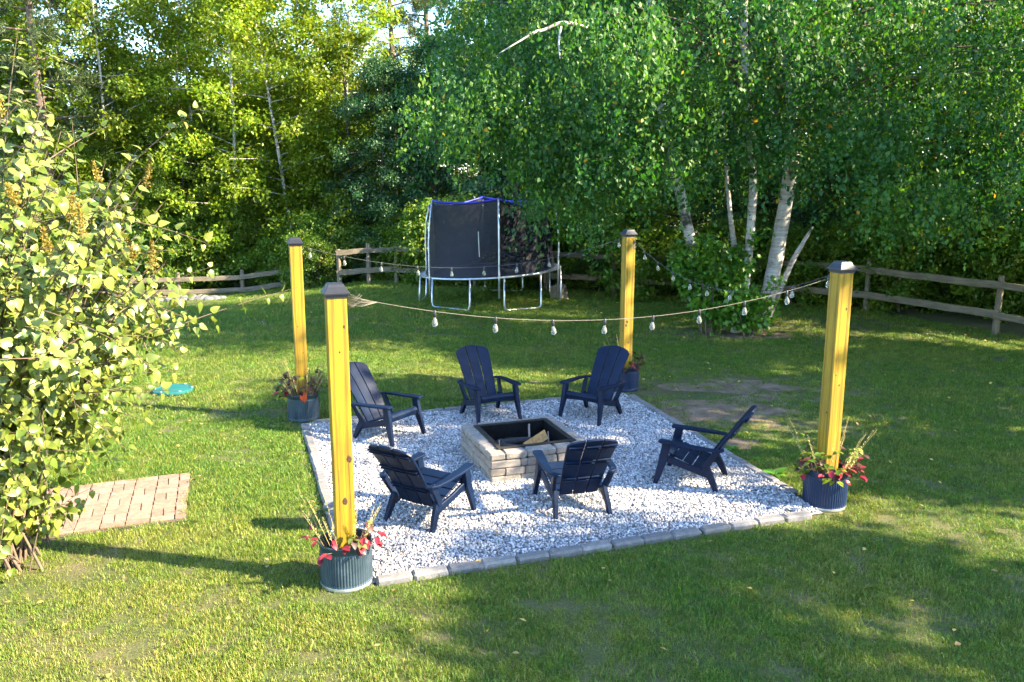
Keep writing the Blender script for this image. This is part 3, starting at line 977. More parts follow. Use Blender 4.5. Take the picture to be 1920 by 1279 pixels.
# ------------------------------------------------------------------ string lights
sock_me = MB().lathe([(0.0, 0.012), (0.010, 0.012), (0.012, 0.0), (0.017, -0.012), (0.018, -0.055), (0.014, -0.062), (0.0, -0.062)], 12).mesh("socket", smooth=True)
sock_me.materials.append(M['socket'])
bulb_me = MB().lathe([(0.011, -0.060), (0.014, -0.075), (0.026, -0.100), (0.031, -0.125), (0.027, -0.148), (0.014, -0.163), (0.0, -0.166)], 14).mesh("bulb", smooth=True)
bulb_me.materials.append(M['glass'])
def string_lights(a, b, sag, ts, wire_mat, label, r=0.0042, clear=False):
    a, b = Vector(a), Vector(b)
    o = empty("string_light", a)
    tag(o, label, "string lights", "string lights between the posts")
    cur = lambda t: a.lerp(b, t) - Vector((0, 0, 4 * sag * t * (1 - t)))
    m = MB(); m.tube([cur(t / 40) - a for t in range(41)], r, 6)
    m.build("wire", wire_mat, o, smooth=True)
    for t in ts:
        s = put("socket", sock_me, o); s.location = cur(t) - a
        s.rotation_euler = (random.uniform(-.12, .12), random.uniform(-.12, .12), 0)
        s.scale = (0.7,) * 3
        put("bulb", bulb_me, s)
    return o
zc = POST_H - 0.05
def hang(i, j, z=zc, off=0.082):
    d = (POST[j] - POST[i]).normalized()
    p = POST[i] + d * off
    return (p.x, p.y, z)
s1 = string_lights(hang(0, 3, zc + .015), hang(3, 0, zc - .02), 0.27, [0.150, 0.262, 0.372, 0.478, 0.580, 0.682, 0.785, 0.885], M['wire'], "string of clear bulbs on pale wire fastened by a frayed cord bundle", 0.0019)
# frayed bundle of cords at the post
rr = random.Random(3)
A0 = Vector(hang(0, 3, zc + .015)); dd = Vector((*(POST[3] - POST[0]).normalized(), 0))
bm_ = MB()
meet = dd * 0.21 + Vector((0, 0, -0.054))
for k in range(9):
    st = Vector((rr.uniform(-.01, .01), rr.uniform(-.02, .02), 0.0)) + Vector((0, 0, 0.03 - 0.011 * k))
    md = st.lerp(meet, .5) + Vector((0, 0, -0.010 - 0.002 * k + rr.uniform(-.008, .008)))
    bm_.tube([st, md, meet], [0.0013, 0.0013, 0.0013], 5)
for k in range(4):
    st = Vector((0.0, 0, -0.03 - 0.007 * k)); a = rr.uniform(0, 6.28)
    lp = [st, st + dd * rr.uniform(.03, .07) + Vector((0, 0, rr.uniform(-.05, .02))), st + dd * rr.uniform(.05, .11) + Vector((0, 0, rr.uniform(-.03, .05))), st + dd * 0.01 + Vector((0, 0, -0.04))]
    bm_.tube(lp, 0.0018, 5)
cb = bm_.build("cord_bundle", M['wire'], s1, smooth=True)
s2 = string_lights(hang(1, 2), hang(2, 1), 0.33, [0.02, 0.115, 0.222, 0.328, 0.432, 0.535, 0.64, 0.745, 0.985], M['darkwire'], "string of bulbs on dark wire sagging across the trampoline's mat", 0.0035)
s3 = string_lights(hang(2, 3), hang(3, 2), 0.40, [0.02, 0.10, 0.19, 0.29, 0.39, 0.49, 0.60, 0.86, 0.98], M['darkwire'], "string of bulbs on dark wire sagging in front of the birch trunks", 0.0035)

# ------------------------------------------------------------------ trampoline
TC = Vector((-0.52, 20.0)); TR = 1.67
tramp = empty("trampoline", (TC.x, TC.y, 0))
tag(tramp, "round trampoline with dark safety net, blue top sleeve and steel legs", "trampoline")
def tz(x, y): return 0.74 + 0.055 * x
def ta(deg, r=TR):
    a = R(deg)
    return Vector((r * math.sin(a), -r * math.cos(a), 0))
def tp3(deg, r, dz=0.0):
    p = ta(deg, r)
    return Vector((p.x, p.y, tz(p.x, p.y) + dz))
m = MB(); m.tube([tp3(d, TR) for d in range(0, 361, 6)], 0.024, 8, cap=False); m.build("frame_ring", M['steel'], tramp, smooth=True)
m = MB()
vv = [(0, 0, tz(0, 0) + 0.005)] + [tuple(tp3(d, TR - 0.15, 0.005)) for d in range(0, 360, 6)]
m.add(vv, [(0, 1 + k, 1 + (k + 1) % 60) for k in range(60)]); m.build("jump_mat", M['mat'], tramp)
m = MB()
for d in np.arange(0, 360, 5):
    m.tube([tp3(d, TR - 0.155, 0.006), tp3(d, TR - 0.01, 0.004)], 0.009, 5)
tag(m.build("springs", M['steel'], tramp), kind="stuff")
for (d0, d1) in ((12, 44), (-14, -50), (-78, -110), (152, 186), (84, 120)):
    t0, t1 = tp3(d0, TR), tp3(d1, TR)
    b0, b1 = ta(d0, TR + 0.03), ta(d1, TR + 0.03)
    hh = (b1 - b0).normalized()
    z0 = 0.025
    pts = [t0, Vector((b0.x, b0.y, 0.14)), Vector((b0.x, b0.y, 0.06)) + hh * 0.02, Vector((b0.x, b0.y, z0)) + hh * 0.08,
           Vector((b1.x, b1.y, z0)) - hh * 0.08, Vector((b1.x, b1.y, 0.06)) - hh * 0.02, Vector((b1.x, b1.y, 0.14)), t1]
    m = MB(); m.tube(pts, 0.021, 8); m.build("leg", M['steel'], tramp, smooth=True)
POLES = [8 + 60 * k for k in range(6)]
tops = []
for k, d in enumerate(POLES):
    zt = (2.46, 2.25, 2.35, 2.42, 2.24, 2.40)[k]
    base = ta(d, TR + 0.04)
    pts = [Vector((base.x, base.y, 0.30)), tp3(d, TR + 0.04), ta(d, TR + 0.05) + Vector((0, 0, 1.45)), ta(d, TR + 0.02) + Vector((0, 0, 1.85)), ta(d, TR - 0.06) + Vector((0, 0, zt))]
    m = MB(); m.tube(pts, [0.022, 0.022, 0.02, 0.02, 0.018], 8); m.build("net_pole", M['steel'], tramp, smooth=True)
    tops.append(ta(d, TR - 0.075) + Vector((0, 0, zt - 0.02)))
for k in range(6):
    d0, d1 = POLES[k], POLES[k] + 60
    tA, tB = tops[k], tops[(k + 1) % 6]
    nu, nv = 8, 6
    g = []
    for i in range(nu + 1):
        u = i / nu
        bot = tp3(d0 + (d1 - d0) * u, TR - 0.13, 0.01)
        top = tA.lerp(tB, u) - Vector((0, 0, 0.07 * math.sin(math.pi * u)))
        for j in range(nv + 1):
            t = j / nv
            p = bot.lerp(top, t)
            inw = 0.05 * math.sin(math.pi * t) * (0.6 + 0.4 * math.sin(7 * u + k))
            p -= Vector((p.x, p.y, 0)).normalized() * inw
            g.append(p)
    F = [(i * (nv + 1) + j, (i + 1) * (nv + 1) + j, (i + 1) * (nv + 1) + j + 1, i * (nv + 1) + j + 1) for i in range(nu) for j in range(nv)]
    MB().add(g, F).build("net_panel", M['net'], tramp, smooth=True)
    m = MB(); m.tube([g[i * (nv + 1) + nv] + Vector((0, 0, 0.012)) for i in range(nu + 1)], 0.026, 7); m.build("top_sleeve", M['blue'], tramp, smooth=True)
m = MB(); a_ = ta(-8, TR - 0.12); m.tube([a_ + Vector((0, 0, 1.75)), a_ + Vector((.02, -.01, 1.2))], 0.008, 5); m.build("net_tie", M['steel'], tramp)

# stump / short log standing by the trampoline
sp = gp(1046, 560)
rr = random.Random(9)
m = MB(); nn = 18
lv = [(0.0, 0.245), (0.06, 0.225), (0.2, 0.205), (0.33, 0.195), (0.345, 0.18)]
V = []
rad = [1 + rr.uniform(-.07, .07) for _ in range(nn)]
for z, r in lv:
    for k in range(nn):
        a = 2 * math.pi * k / nn
        V.append((r * rad[k] * math.cos(a) - 0.12 * z, r * rad[k] * math.sin(a), z + 0.02 * math.cos(a) * (z > .2)))
F = [(i * nn + k, i * nn + (k + 1) % nn, (i + 1) * nn + (k + 1) % nn, (i + 1) * nn + k) for i in range(4) for k in range(nn)]
st = empty("tree_stump", (sp.x + 0.05, sp.y, -0.02))
tag(st, "short weathered grey log stump standing beside the trampoline legs", "stump")
MB().add(V, F).build("bark", M['rail'], st)
MB().add(V[-nn:], [tuple(range(nn))]).build("cut_face", simple("cut_wood", (0.30, 0.22, 0.15), 0.9, 0, 0.4, 12), st)

# ------------------------------------------------------------------ fences: every post and rail a piece
def make_fence(pts, label, ztop, zlow, seed, skip=()):
    rr = random.Random(seed)
    o = empty("rail_fence", (pts[0][0], pts[0][1], float(hz(*pts[0]))))
    tag(o, label, "fence")
    O = o.location.copy()
    P = [Vector((x, y, float(hz(x, y)))) for x, y in pts]
    for k, p in enumerate(P):
        h = ztop + rr.uniform(0.08, 0.2)
        m = MB(); w = rr.uniform(0.10, 0.13)
        m.tube([(0, 0, -0.05), (rr.uniform(-.01, .01), 0, h * 0.5), (rr.uniform(-.02, .02), 0, h)], [w * 0.58, w * 0.54, w * 0.48], 7)
        q = m.build("post", M['rail'], o, bevel=0.006)
        q.location = p - O; q.rotation_euler = (0, 0, rr.uniform(0, 3))
    for k in range(len(P) - 1):
        d = P[k + 1] - P[k]
        L = d.length
        side = Vector((d.y, -d.x, 0)).normalized() * 0.085
        for z in (ztop, zlow):
            if (k, z == ztop) in skip:
                continue
            m = MB()
            nseg = 6
            prof = []
            for i in range(nseg + 1):
                t = i / nseg
                prof.append(((t - 0.5) * (L + 0.12), rr.uniform(-.006, .006), rr.uniform(-.008, .008)))
            V = []; F = []
            hh = rr.uniform(0.062, 0.075)
            for (x, y, zz) in prof:
                V += [(x, y - 0.022, zz - hh), (x, y + 0.022, zz - hh), (x, y + 0.022, zz + hh), (x, y - 0.022, zz + hh)]
            for i in range(nseg):
                for q in range(4):
                    F.append((i * 4 + q, i * 4 + (q + 1) % 4, i * 4 + 4 + (q + 1) % 4, i * 4 + 4 + q))
            F += [(3, 2, 1, 0), (nseg * 4, nseg * 4 + 1, nseg * 4 + 2, nseg * 4 + 3)]
            m.add(V, F)
            b = m.build("rail", M['rail'], o, bevel=0.006)
            c = (P[k] + P[k + 1]) / 2 - O + side + Vector((0, 0, z + rr.uniform(-.02, .02)))
            b.location = c
            b.rotation_euler = (0, -math.atan2(d.z, Vector((d.x, d.y)).length) + rr.uniform(-.008, .008), math.atan2(d.y, d.x))
    return o
make_fence([(-4.75, 23.0), (-3.95, 23.1), (-3.2, 23.2), (-1.0, 22.55), (0.9, 21.75), (2.55, 20.9), (4.2, 20.3), (6.1, 19.6), (7.8, 18.3), (9.15, 15.63), (10.0, 13.0)],
           "weathered two-rail wooden fence running behind trampoline and birch", 0.96, 0.40, 21)
make_fence([(-15.5, 23.6), (-12.6, 24.2), (-9.9, 24.8), (-8.1, 25.1), (-6.4, 25.3)],
           "low sunlit two-rail fence before the woods, beyond the big shrub", 0.52, 0.14, 22)
# loose rocks at the foot of the left fence
for k in range(14):
    x = -10.4 + k * 0.16 + random.uniform(-.1, .1); y = 23.9 + random.uniform(-.25, .25)
    bm = bmesh.new(); bmesh.ops.create_icosphere(bm, subdivisions=2, radius=1.0)
    rr = random.Random(k)
    for v in bm.verts:
        v.co *= 1 + 0.25 * (float(smooth_noise(v.co.x * 2 + k, v.co.y * 2 + v.co.z, 0.9, k)) - .5) + rr.uniform(-.04, .04)
    me = bpy.data.meshes.new("field_rock"); bm.to_mesh(me); bm.free()
    o = put("field_rock", me, None, M['rock'])
    s = rr.uniform(0.10, 0.2)
    o.scale = (s * 1.3, s, s * 0.7); o.location = (x, y, float(hz(x, y)) + s * 0.3); o.rotation_euler = (0, 0, rr.uniform(0, 6))
    tag(o, "pale grey field rock lying along the foot of the low fence", "rock", "rocks below the low fence")

# ------------------------------------------------------------------ foliage machinery
def unit(a):
    return a / np.maximum(np.linalg.norm(a, axis=-1, keepdims=True), 1e-9)
def leaf_cloud(P, D, Nn, L, W, fold=0.12):
    D = unit(D); S = unit(np.cross(D, Nn)); N2 = np.cross(S, D)
    n = len(P); L = L[:, None]; W = W[:, None]
    V = np.empty((n, 4, 3))
    V[:, 0] = P
    V[:, 1] = P + D * L * 0.45 + S * W * 0.5 + N2 * W * fold
    V[:, 2] = P + D * L
    V[:, 3] = P + D * L * 0.45 - S * W * 0.5 + N2 * W * fold
    b = (np.arange(n) * 4)[:, None]
    F = np.stack([b + [0, 1, 2], b + [0, 2, 3]], 1).reshape(-1, 3)
    return V.reshape(-1, 3), F
def scatter(A, B, per, spread, rg, L, W, down=0.35, upn=0.8, jit=1.0):
    """leaves along twigs A->B"""
    n = len(A) * per
    idx = np.repeat(np.arange(len(A)), per)
    t = rg.random(n) ** 0.8
    P = A[idx] + (B - A)[idx] * t[:, None] + rg.normal(size=(n, 3)) * spread
    D = unit((B - A)[idx]) * 0.5 + rg.normal(size=(n, 3)) * 0.6 * jit + np.array([0, 0, -down])
    Nn = rg.normal(size=(n, 3)) * 0.6 + np.array([0, 0, upn])
    V, F = leaf_cloud(P, D, Nn, rg.uniform(0.7, 1.2, n) * L, rg.uniform(0.7, 1.2, n) * W)
    tone = np.clip(np.repeat(rg.random(len(A)), per) * 0.5 + rg.random(n) * 0.5, 0, 1)
    return V, F, np.repeat(tone, 2)

def tree_proto(kind, seed, H, base, rad, limbs, twigs, per, L, W, leafmat, barkmat, tr=0.13, top_sparse=0.0, droop=0.1, lean=(0, 0), elev=(0.1, 0.7), spread=0.16):
    rg = np.random.default_rng(seed)
    rr = random.Random(seed)
    root = empty(kind)
    # trunk
    npt = 9
    tp = []
    ox = oy = 0
    for i in range(npt):
        t = i / (npt - 1)
        ox += rr.uniform(-.06, .06); oy += rr.uniform(-.06, .06)
        tp.append(Vector((lean[0] * t + ox, lean[1] * t + oy, -0.1 + H * 0.96 * t)))
    m = MB(); m.tube(tp, [tr * (1.25 if i == 0 else 1) * (1 - 0.88 * i / (npt - 1)) for i in range(npt)], 9)
    def trunk_at(z):
        t = min(max((z + 0.1) / (H * 0.96), 0), 1) * (npt - 1)
        i = min(int(t), npt - 2)
        return tp[i].lerp(tp[i + 1], t - i)
    A = []; B = []
    for k in range(limbs):
        f = (k + rr.random()) / limbs
        if rr.random() < top_sparse * f: continue
        z = base + (H - base) * f * 0.95
        prof = math.sin(math.pi * min(1, (0.16 + 0.84 * f)) ** 0.85) ** 0.7 if kind != "pine_tree" else (1.0 - 0.6 * f)
        a = k * 2.4 + rr.uniform(-.5, .5)
        ln = rad * max(0.18, prof) * rr.uniform(0.65, 1.1)
        e = rr.uniform(*elev) * (0.3 + f)
        s = trunk_at(z)
        d = Vector((math.cos(a) * math.cos(e), math.sin(a) * math.cos(e), math.sin(e)))
        c1 = s + d * ln * 0.5
        c2 = s + d * ln + Vector((0, 0, -droop * ln))
        m.tube([s, c1, c2], [tr * 0.28 * (1 - .6 * f), tr * 0.17 * (1 - .6 * f), 0.006], 5, cap=False)
        for q in range(twigs):
            t = rr.uniform(0.22, 1.0)
            b = s.lerp(c1, t * 2) if t < .5 else c1.lerp(c2, t * 2 - 1)
            aa = a + rr.uniform(-1.5, 1.5)
            tl = rr.uniform(0.35, 0.8) * (0.45 + 0.35 * rad / 2)
            dd = Vector((math.cos(aa), math.sin(aa), rr.uniform(-.35, .45) - droop))
            A.append(tuple(b)); B.append(tuple(b + dd * tl))
    m.build("trunk", barkmat, root, smooth=True)
    A = np.array(A); B = np.array(B)
    if kind == "pine_tree":
        n = len(A); idx = np.repeat(np.arange(n), per)
        c = B[idx] + rg.normal(size=(len(idx), 3)) * 0.07
        D = rg.normal(size=(len(idx), 3)) + unit(B - A)[idx] * 0.8 + np.array([0, 0, 0.4])
        V, F = leaf_cloud(c, D, rg.normal(size=(len(idx), 3)), rg.uniform(.8, 1.2, len(idx)) * L, np.full(len(idx), W))
        rnd = np.repeat(rg.random(len(idx)), 2)
    else:
        V, F, rnd = scatter(A, B, per, spread, rg, L, W)
    put("crown", np_mesh("crown", V, F, rnd=rnd), root, leafmat)
    return root

# ------------------------------------------------------------------ the big birch clump
rg = np.random.default_rng(77)
BX, BY = 4.65, 16.1
birch = empty("birch_tree", (BX, BY, 0))
tag(birch, "big weeping birch clump with several white trunks inside the fence", "tree")
BO = Vector((BX, BY, 0))
def stem(name, pix, radii, extra=()):
    pts = [at(x, y, Y) - BO for x, y, Y in pix] + [Vector(e) - BO for e in extra]
    rr_ = np.interp(np.linspace(0, 1, len(pts)), np.linspace(0, 1, len(radii)), radii)
    # resample for a slightly wavy stem
    P = []; Rr = []
    for i in range(len(pts) - 1):
        for k in range(4):
            t = k / 4
            p0, p1, p2, p3 = pts[max(i - 1, 0)], pts[i], pts[i + 1], pts[min(i + 2, len(pts) - 1)]
            q = 0.5 * ((2 * p1) + (p2 - p0) * t + (2 * p0 - 5 * p1 + 4 * p2 - p3) * t * t + (3 * p1 - p0 - 3 * p2 + p3) * t ** 3)
            P.append(q); Rr.append((rr_[i] * (1 - t) + rr_[i + 1] * t) * (1 + random.uniform(-.05, .05)))
    P.append(pts[-1]); Rr.append(rr_[-1])
    m = MB(); m.tube(P, Rr, 14)
    return m.build(name, M['birchbark'], birch, smooth=True)
stem("trunk", [(1424, 628, 16.3), (1434, 580, 16.3), (1452, 500, 16.3), (1466, 420, 16.3), (1478, 350, 16.3), (1488, 260, 16.3), (1482, 150, 16.4), (1470, 30, 16.5)], [0.20, 0.155, 0.14, 0.135, 0.13, 0.12, 0.11, 0.10, 0.08, 0.03], [(5.6, 16.8, 8.2), (5.5, 17, 10.6)])
stem("trunk", [(1378, 632, 15.9), (1390, 580, 15.9), (1402, 490, 15.9), (1408, 420, 15.9), (1412, 330, 15.8), (1402, 200, 15.7), (1395, 60, 15.6)], [0.12, 0.09, 0.08, 0.075, 0.07, 0.065, 0.06, 0.02], [(3.9, 15.2, 7.6), (3.5, 14.8, 9.6)])
stem("trunk", [(1362, 615, 16.2), (1330, 570, 16.1), (1306, 500, 16.0), (1286, 410, 15.9), (1264, 310, 15.8), (1242, 215, 15.7), (1228, 100, 15.6)], [0.13, 0.105, 0.1, 0.095, 0.09, 0.085, 0.075, 0.025], [(2.2, 15.3, 7.2), (1.8, 15.0, 9.4)])
stem("trunk", [(1396, 615, 16.4), (1382, 500, 16.4), (1370, 410, 16.4), (1360, 300, 16.4), (1350, 150, 16.5)], [0.07, 0.055, 0.05, 0.03, 0.015])
stem("dead_limb", [(1440, 596, 16.5), (1468, 530, 16.45), (1490, 482, 16.4), (1506, 455, 16.4), (1524, 425, 16.35)], [0.06, 0.055, 0.05, 0.04, 0.02])
stem("limb", [(1230, 118, 15.6), (1160, 84, 14.9), (1100, 52, 14.2), (1068, 44, 13.7), (1048, 44, 13.6), (1020, 56, 13.5), (1004, 60, 13.4), (975, 77, 13.3), (936, 100, 13.2)], [0.02, 0.02, 0.02, 0.026, 0.028, 0.021, 0.023, 0.014, 0.005])
stem("limb", [(1182, 185, 15.0), (1166, 220, 14.4), (1160, 245, 14.2), (1150, 278, 14.1)], [0.012, 0.022, 0.02, 0.008])
stem("limb", [(1052, 50, 13.2), (1048, 78, 13.1), (1050, 110, 13.0)], [0.016, 0.014, 0.006])
# boughs and hanging strands
cen = []
while len(cen) < 430:
    a = rg.uniform(0, 2 * math.pi); r = math.sqrt(rg.random())
    x = 6.3 * r * math.cos(a); y = (4.1 if math.sin(a) > 0 else 2.8) * r * math.sin(a)
    zt = 4.2 + 7.0 * math.sqrt(max(0, 1 - r * r))
    zb = 2.75 + 0.9 * float(smooth_noise(x + 20, y + 20, 1.3, 5)) + (0.5 if r < .45 else 0.0) - 0.35 * (r > .6)
    if x < -3.5: zb += 0.25
    z = zb + (zt - zb) * rg.random() ** 1.25
    X, Y = BX + x, BY + y
    # keep the boles open to view from the lawn
    if X < 0.6 and z < 3.9: continue            # the trampoline's net stays clear of the boughs
    if abs(X - 4.4) < 1.1 and Y < 16.4 and z < 2.95: continue
    if abs(X - 3.2) < 0.5 and Y < 15.9 and z < 4.2 and rg.random() < .4: continue
    cen.append((x, y, z))
for k in range(24):
    px_b = rg.uniform(985, 1130); py_b = rg.uniform(215, 375) + (px_b - 1040) * 0.1
    q = at(px_b, py_b, rg.uniform(14.6, 17.6)) - BO
    cen.append(tuple(q))
for k in range(20):
    q = at(rg.uniform(815, 980), rg.uniform(140, 235), rg.uniform(14.2, 16.6)) - BO
    cen.append(tuple(q))
for k in range(9):
    q = at(rg.uniform(1095, 1215), rg.uniform(0, 75), rg.uniform(12.9, 13.5)) - BO
    cen.append(tuple(q))
for k in range(14):
    px_b = rg.uniform(1215, 1600); py_b = rg.uniform(110, 260)
    q = at(px_b, py_b, rg.uniform(14.3, 15.6)) - BO
    cen.append(tuple(q))
cen = np.array(cen)
nst = 13
idx = np.repeat(np.arange(len(cen)), nst)
S0 = cen[idx] + rg.normal(size=(len(idx), 3)) * np.array([0.42, 0.42, 0.22])
hang_l = rg.uniform(0.35, 1.05, len(idx))
S1 = S0 + np.stack([rg.normal(size=len(idx)) * 0.14, rg.normal(size=len(idx)) * 0.14, -hang_l], 1)
per = 22
n = len(idx) * per
ii = np.repeat(np.arange(len(idx)), per)
t = rg.random(n)
P = S0[ii] + (S1 - S0)[ii] * t[:, None] + rg.normal(size=(n, 3)) * 0.055
D = rg.normal(size=(n, 3)) * 0.55 + np.array([0, 0, -1.0])
Nn = rg.normal(size=(n, 3)); Nn[:, 2] = np.abs(Nn[:, 2]) * 0.7
V, F = leaf_cloud(P, D, Nn, rg.uniform(0.05, 0.11, n), rg.uniform(0.04, 0.08, n))
tone = np.clip(np.repeat(rg.random(len(cen)) ** 1.3, nst * per) * 0.6 + rg.random(n) * 0.42, 0, 0.97)
tone[rg.random(n) < 0.004] = 1.0
put("crown", np_mesh("crown", V, F, rnd=np.repeat(tone, 2)), birch, M['leaf_birch'])
# fine twigs and the limbs that carry the boughs
m = MB()
for c in cen[::4]:
    c = Vector(c)
    if c.z < 4.6: continue
    s = Vector((c.x * 0.12, c.y * 0.12, max(2.6, c.z - 0.9)))
    mid = s.lerp(c, .55) + Vector((0, 0, 0.35))
    m.tube([s, mid, c], [0.028, 0.016, 0.005], 4, cap=False)
m.build("branches", M['bark'], birch)

# ------------------------------------------------------------------ leafy suckers round the birch foot and other low shrubs
def leafy_shrub(name, c, rad, nleaf, L, W, mat, label, cat, group=None, seed=0, stems=14):
    rg = np.random.default_rng(seed)
    o = empty(name, (c[0], c[1], float(hz(c[0], c[1]))))
    tag(o, label, cat, group)
    m = MB()
    ends = []
    for k in range(stems):
        a = rg.uniform(0, 6.28); r = math.sqrt(rg.random())
        e = Vector((rad[0] * r * math.cos(a), rad[1] * r * math.sin(a), rad[2] * rg.uniform(0.55, 1.1)))
        s = Vector((e.x * .25, e.y * .25, -0.03))
        mid = s.lerp(e, .5) + Vector((0, 0, .12 * rad[2]))
        m.tube([s, mid, e], [0.016, 0.011, 0.004], 5, cap=False)
        ends.append((s, mid, e))
    m.build("stems", M['twig'], o, smooth=True)
    A = []; B = []
    tw = max(40, nleaf // 45)
    for k in range(tw):
        s, mid, e = ends[k % len(ends)]
        t = rg.uniform(.2, 1)
        b = s.lerp(mid, t * 2) if t < .5 else mid.lerp(e, t * 2 - 1)
        a = rg.uniform(0, 6.28)
        d = Vector((math.cos(a) * rad[0], math.sin(a) * rad[1], rg.uniform(-.3, .5) * rad[2])) * rg.uniform(.2, .6)
        A.append(tuple(b)); B.append(tuple(b + d))
    V, F, rnd = scatter(np.array(A), np.array(B), max(4, nleaf // tw), 0.05 + 0.05 * rad[0], rg, L, W, down=0.5)
    V[:, 2] = np.maximum(V[:, 2], 0.01)
    put("foliage", np_mesh("foliage", V, F, rnd=rnd), o, mat)
    return o
leafy_shrub("sucker_shrub", (3.78, 15.75), (0.72, 0.5, 1.75), 4600, 0.115, 0.085, M['weed'], "bright green leafy suckers crowding the foot of the birch trunks", "shrub", None, 31, 18)
leafy_shrub("sucker_shrub", (4.45, 15.5), (0.5, 0.35, 1.0), 1500, 0.11, 0.085, M['weed'], "small leafy clump between the two white birch trunks", "shrub", None, 32, 8)

# ------------------------------------------------------------------ woods behind the fences
protos = {
    'light': [tree_proto("broadleaf_tree", 101 + i, 9.0, 0.5, 2.7, 46, 8, 56, 0.125, 0.085, M['leaf_light'], M['bark'], 0.11, 0.15, 0.12) for i in range(2)],
    'mid': [tree_proto("broadleaf_tree", 111 + i, 10.0, 0.4, 2.9, 50, 8, 56, 0.13, 0.085, M['leaf_mid'], M['bark'], 0.13, 0.1, 0.12) for i in range(2)],
    'open': [tree_proto("aspen_tree", 121 + i, 11.5, 1.3, 2.5, 50, 7, 48, 0.115, 0.085, M['leaf_light'], M['birchbark'], 0.075, 0.3, 0.05, (-1.6 + 2.2 * i, 0.3)) for i in range(2)],
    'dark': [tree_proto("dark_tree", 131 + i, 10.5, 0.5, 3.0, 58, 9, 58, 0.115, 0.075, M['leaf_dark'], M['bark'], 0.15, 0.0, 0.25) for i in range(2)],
    'pine': [tree_proto("pine_tree", 141 + i, 15.0, 3.6, 2.8, 50, 9, 90, 0.19, 0.024, M['leaf_pine'], M['pinebark'], 0.19, 0.1, 0.12, (0.3, 0), (0.0, 0.35)) for i in range(2)],
    'shade': [tree_proto("broadleaf_tree", 161 + i, 10.0, 1.2, 3.1, 26, 4, 190, 0.19, 0.15, M['leaf_mid'], M['bark'], 0.15, 0.0, 0.1, spread=0.24) for i in range(2)],
    'under': [tree_proto("undergrowth_bush", 151 + i, 2.3, 0.1, 1.15, 22, 7, 44, 0.115, 0.08, M['leaf_under'], M['bark'], 0.03, 0.0, 0.05, spread=0.11) for i in range(3)],
}
info = {
    'light': ("yellow-green broadleaf tree in the sunny woods behind the fence", "tree", "sunny broadleaf trees"),
    'mid': ("mid-green broadleaf tree with foliage down to the ground in the woods", "tree", "green broadleaf trees"),
    'open': ("slender pale-trunked tree leaning up through the woods with thin foliage", "tree", "pale-trunked trees"),
    'dark': ("dense dark blue-green tree in the shaded woods", "tree", "dark shaded trees"),
    'pine': ("tall pine with reddish trunk and needle tufts above the woods", "tree", "pines"),
    'under': ("low leafy bush in the undergrowth beyond the fence", "bush", "undergrowth bushes"),
    'shade': ("tall broadleaf tree at the lawn's sunward side shading the gravel", "tree", "trees shading the lawn"),
}
used = set()
for k in protos:
    for p in protos[k]:
        KIDS[p.name] = list(p.children)
def plant(kind, x, y, s=1.0, rz=None, sz=None, lab=None, text=None):
    fresh = [q for q in protos[kind] if q.name not in used]
    pr = fresh[0] if fresh else random.choice(protos[kind])
    if pr.name in used:
        o = copy_tree(pr)
    else:
        used.add(pr.name); o = pr
    o.location = (x, y, float(hz(x, y)))
    o.scale = (s, s, sz or s)
    o.rotation_euler = (0, 0, random.uniform(0, 6.28) if rz is None else rz)
    tag(o, *info[lab or kind])
    if text: o['label'] = text
    return o
# hand-placed trees
plant('pine', -14.2, 26.0, 1.0, text='tall pine with bare lower trunk rising above the heart-leaved shrub'); plant('pine', -4.4, 33.0, 1.0, text='tall pine against the sky with a second pine close behind it'); plant('pine', -3.3, 35.5, 1.05, text='farther of the two pines standing against the sky beside the birch crown'); plant('pine', -17.5, 31.0, 1.0, text='pine deep in the wood behind the pine above the shrub')
plant('open', -6.6, 26.6, 1.0, 0.3); plant('open', -5.5, 27.2, 0.95, 0.1); plant('open', -10.2, 28.5, 1.05, 2.0); plant('open', -8.2, 31.0, 1.1); plant('open', -12.5, 33.0, 1.15)
plant('open', -8.9, 27.2, 1.0); plant('open', -14.0, 29.5, 1.1); plant('open', -13.0, 27.5, 1.0); plant('open', -15.5, 30.5, 1.2); plant('open', -7.4, 29.0, 1.1); plant('open', -12.0, 30.0, 1.1); plant('open', -9.6, 34.5, 1.3); plant('open', -11.0, 36.0, 1.35); plant('pine', -12.6, 40.0, 1.0, text='distant pine showing through the thin pale-trunked trees'); plant('open', 2.0, 30.0, 1.0)
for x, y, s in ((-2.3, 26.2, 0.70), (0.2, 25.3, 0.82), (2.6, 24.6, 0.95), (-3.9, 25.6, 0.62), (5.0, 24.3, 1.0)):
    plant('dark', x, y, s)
for x, y, s, k in ((-5.0, 26.6, 0.85, 'light'), (-7.4, 28.4, 0.72, 'light'), (-9.2, 27.4, 0.62, 'mid'), (-11.4, 27.6, 0.66, 'light'), (-13.2, 29.0, 0.8, 'light'), (-15.8, 27.8, 0.85, 'light'), (-18.0, 29.0, 0.95, 'light'),
                   (-6.2, 30.6, 0.75, 'mid'), (-9.4, 32.0, 0.68, 'mid'), (-11.8, 31.5, 0.66, 'mid'), (-14.6, 33.0, 0.85, 'light'), (-4.0, 30.0, 0.72, 'light'), (-1.0, 29.0, 0.9, 'mid'), (1.4, 28.2, 1.0, 'mid'), (4.0, 28.0, 1.05, 'mid'),
                   (-19.5, 35.0, 1.0, 'mid'), (-16.5, 37.0, 0.9, 'mid'), (-12.8, 38.0, 0.78, 'light'), (-9.6, 38.5, 0.8, 'mid'), (-6.6, 37.5, 0.8, 'light'), (-2.6, 39.0, 0.78, 'mid'), (1.0, 36.0, 1.1, 'mid')):
    plant(k, x, y, s)
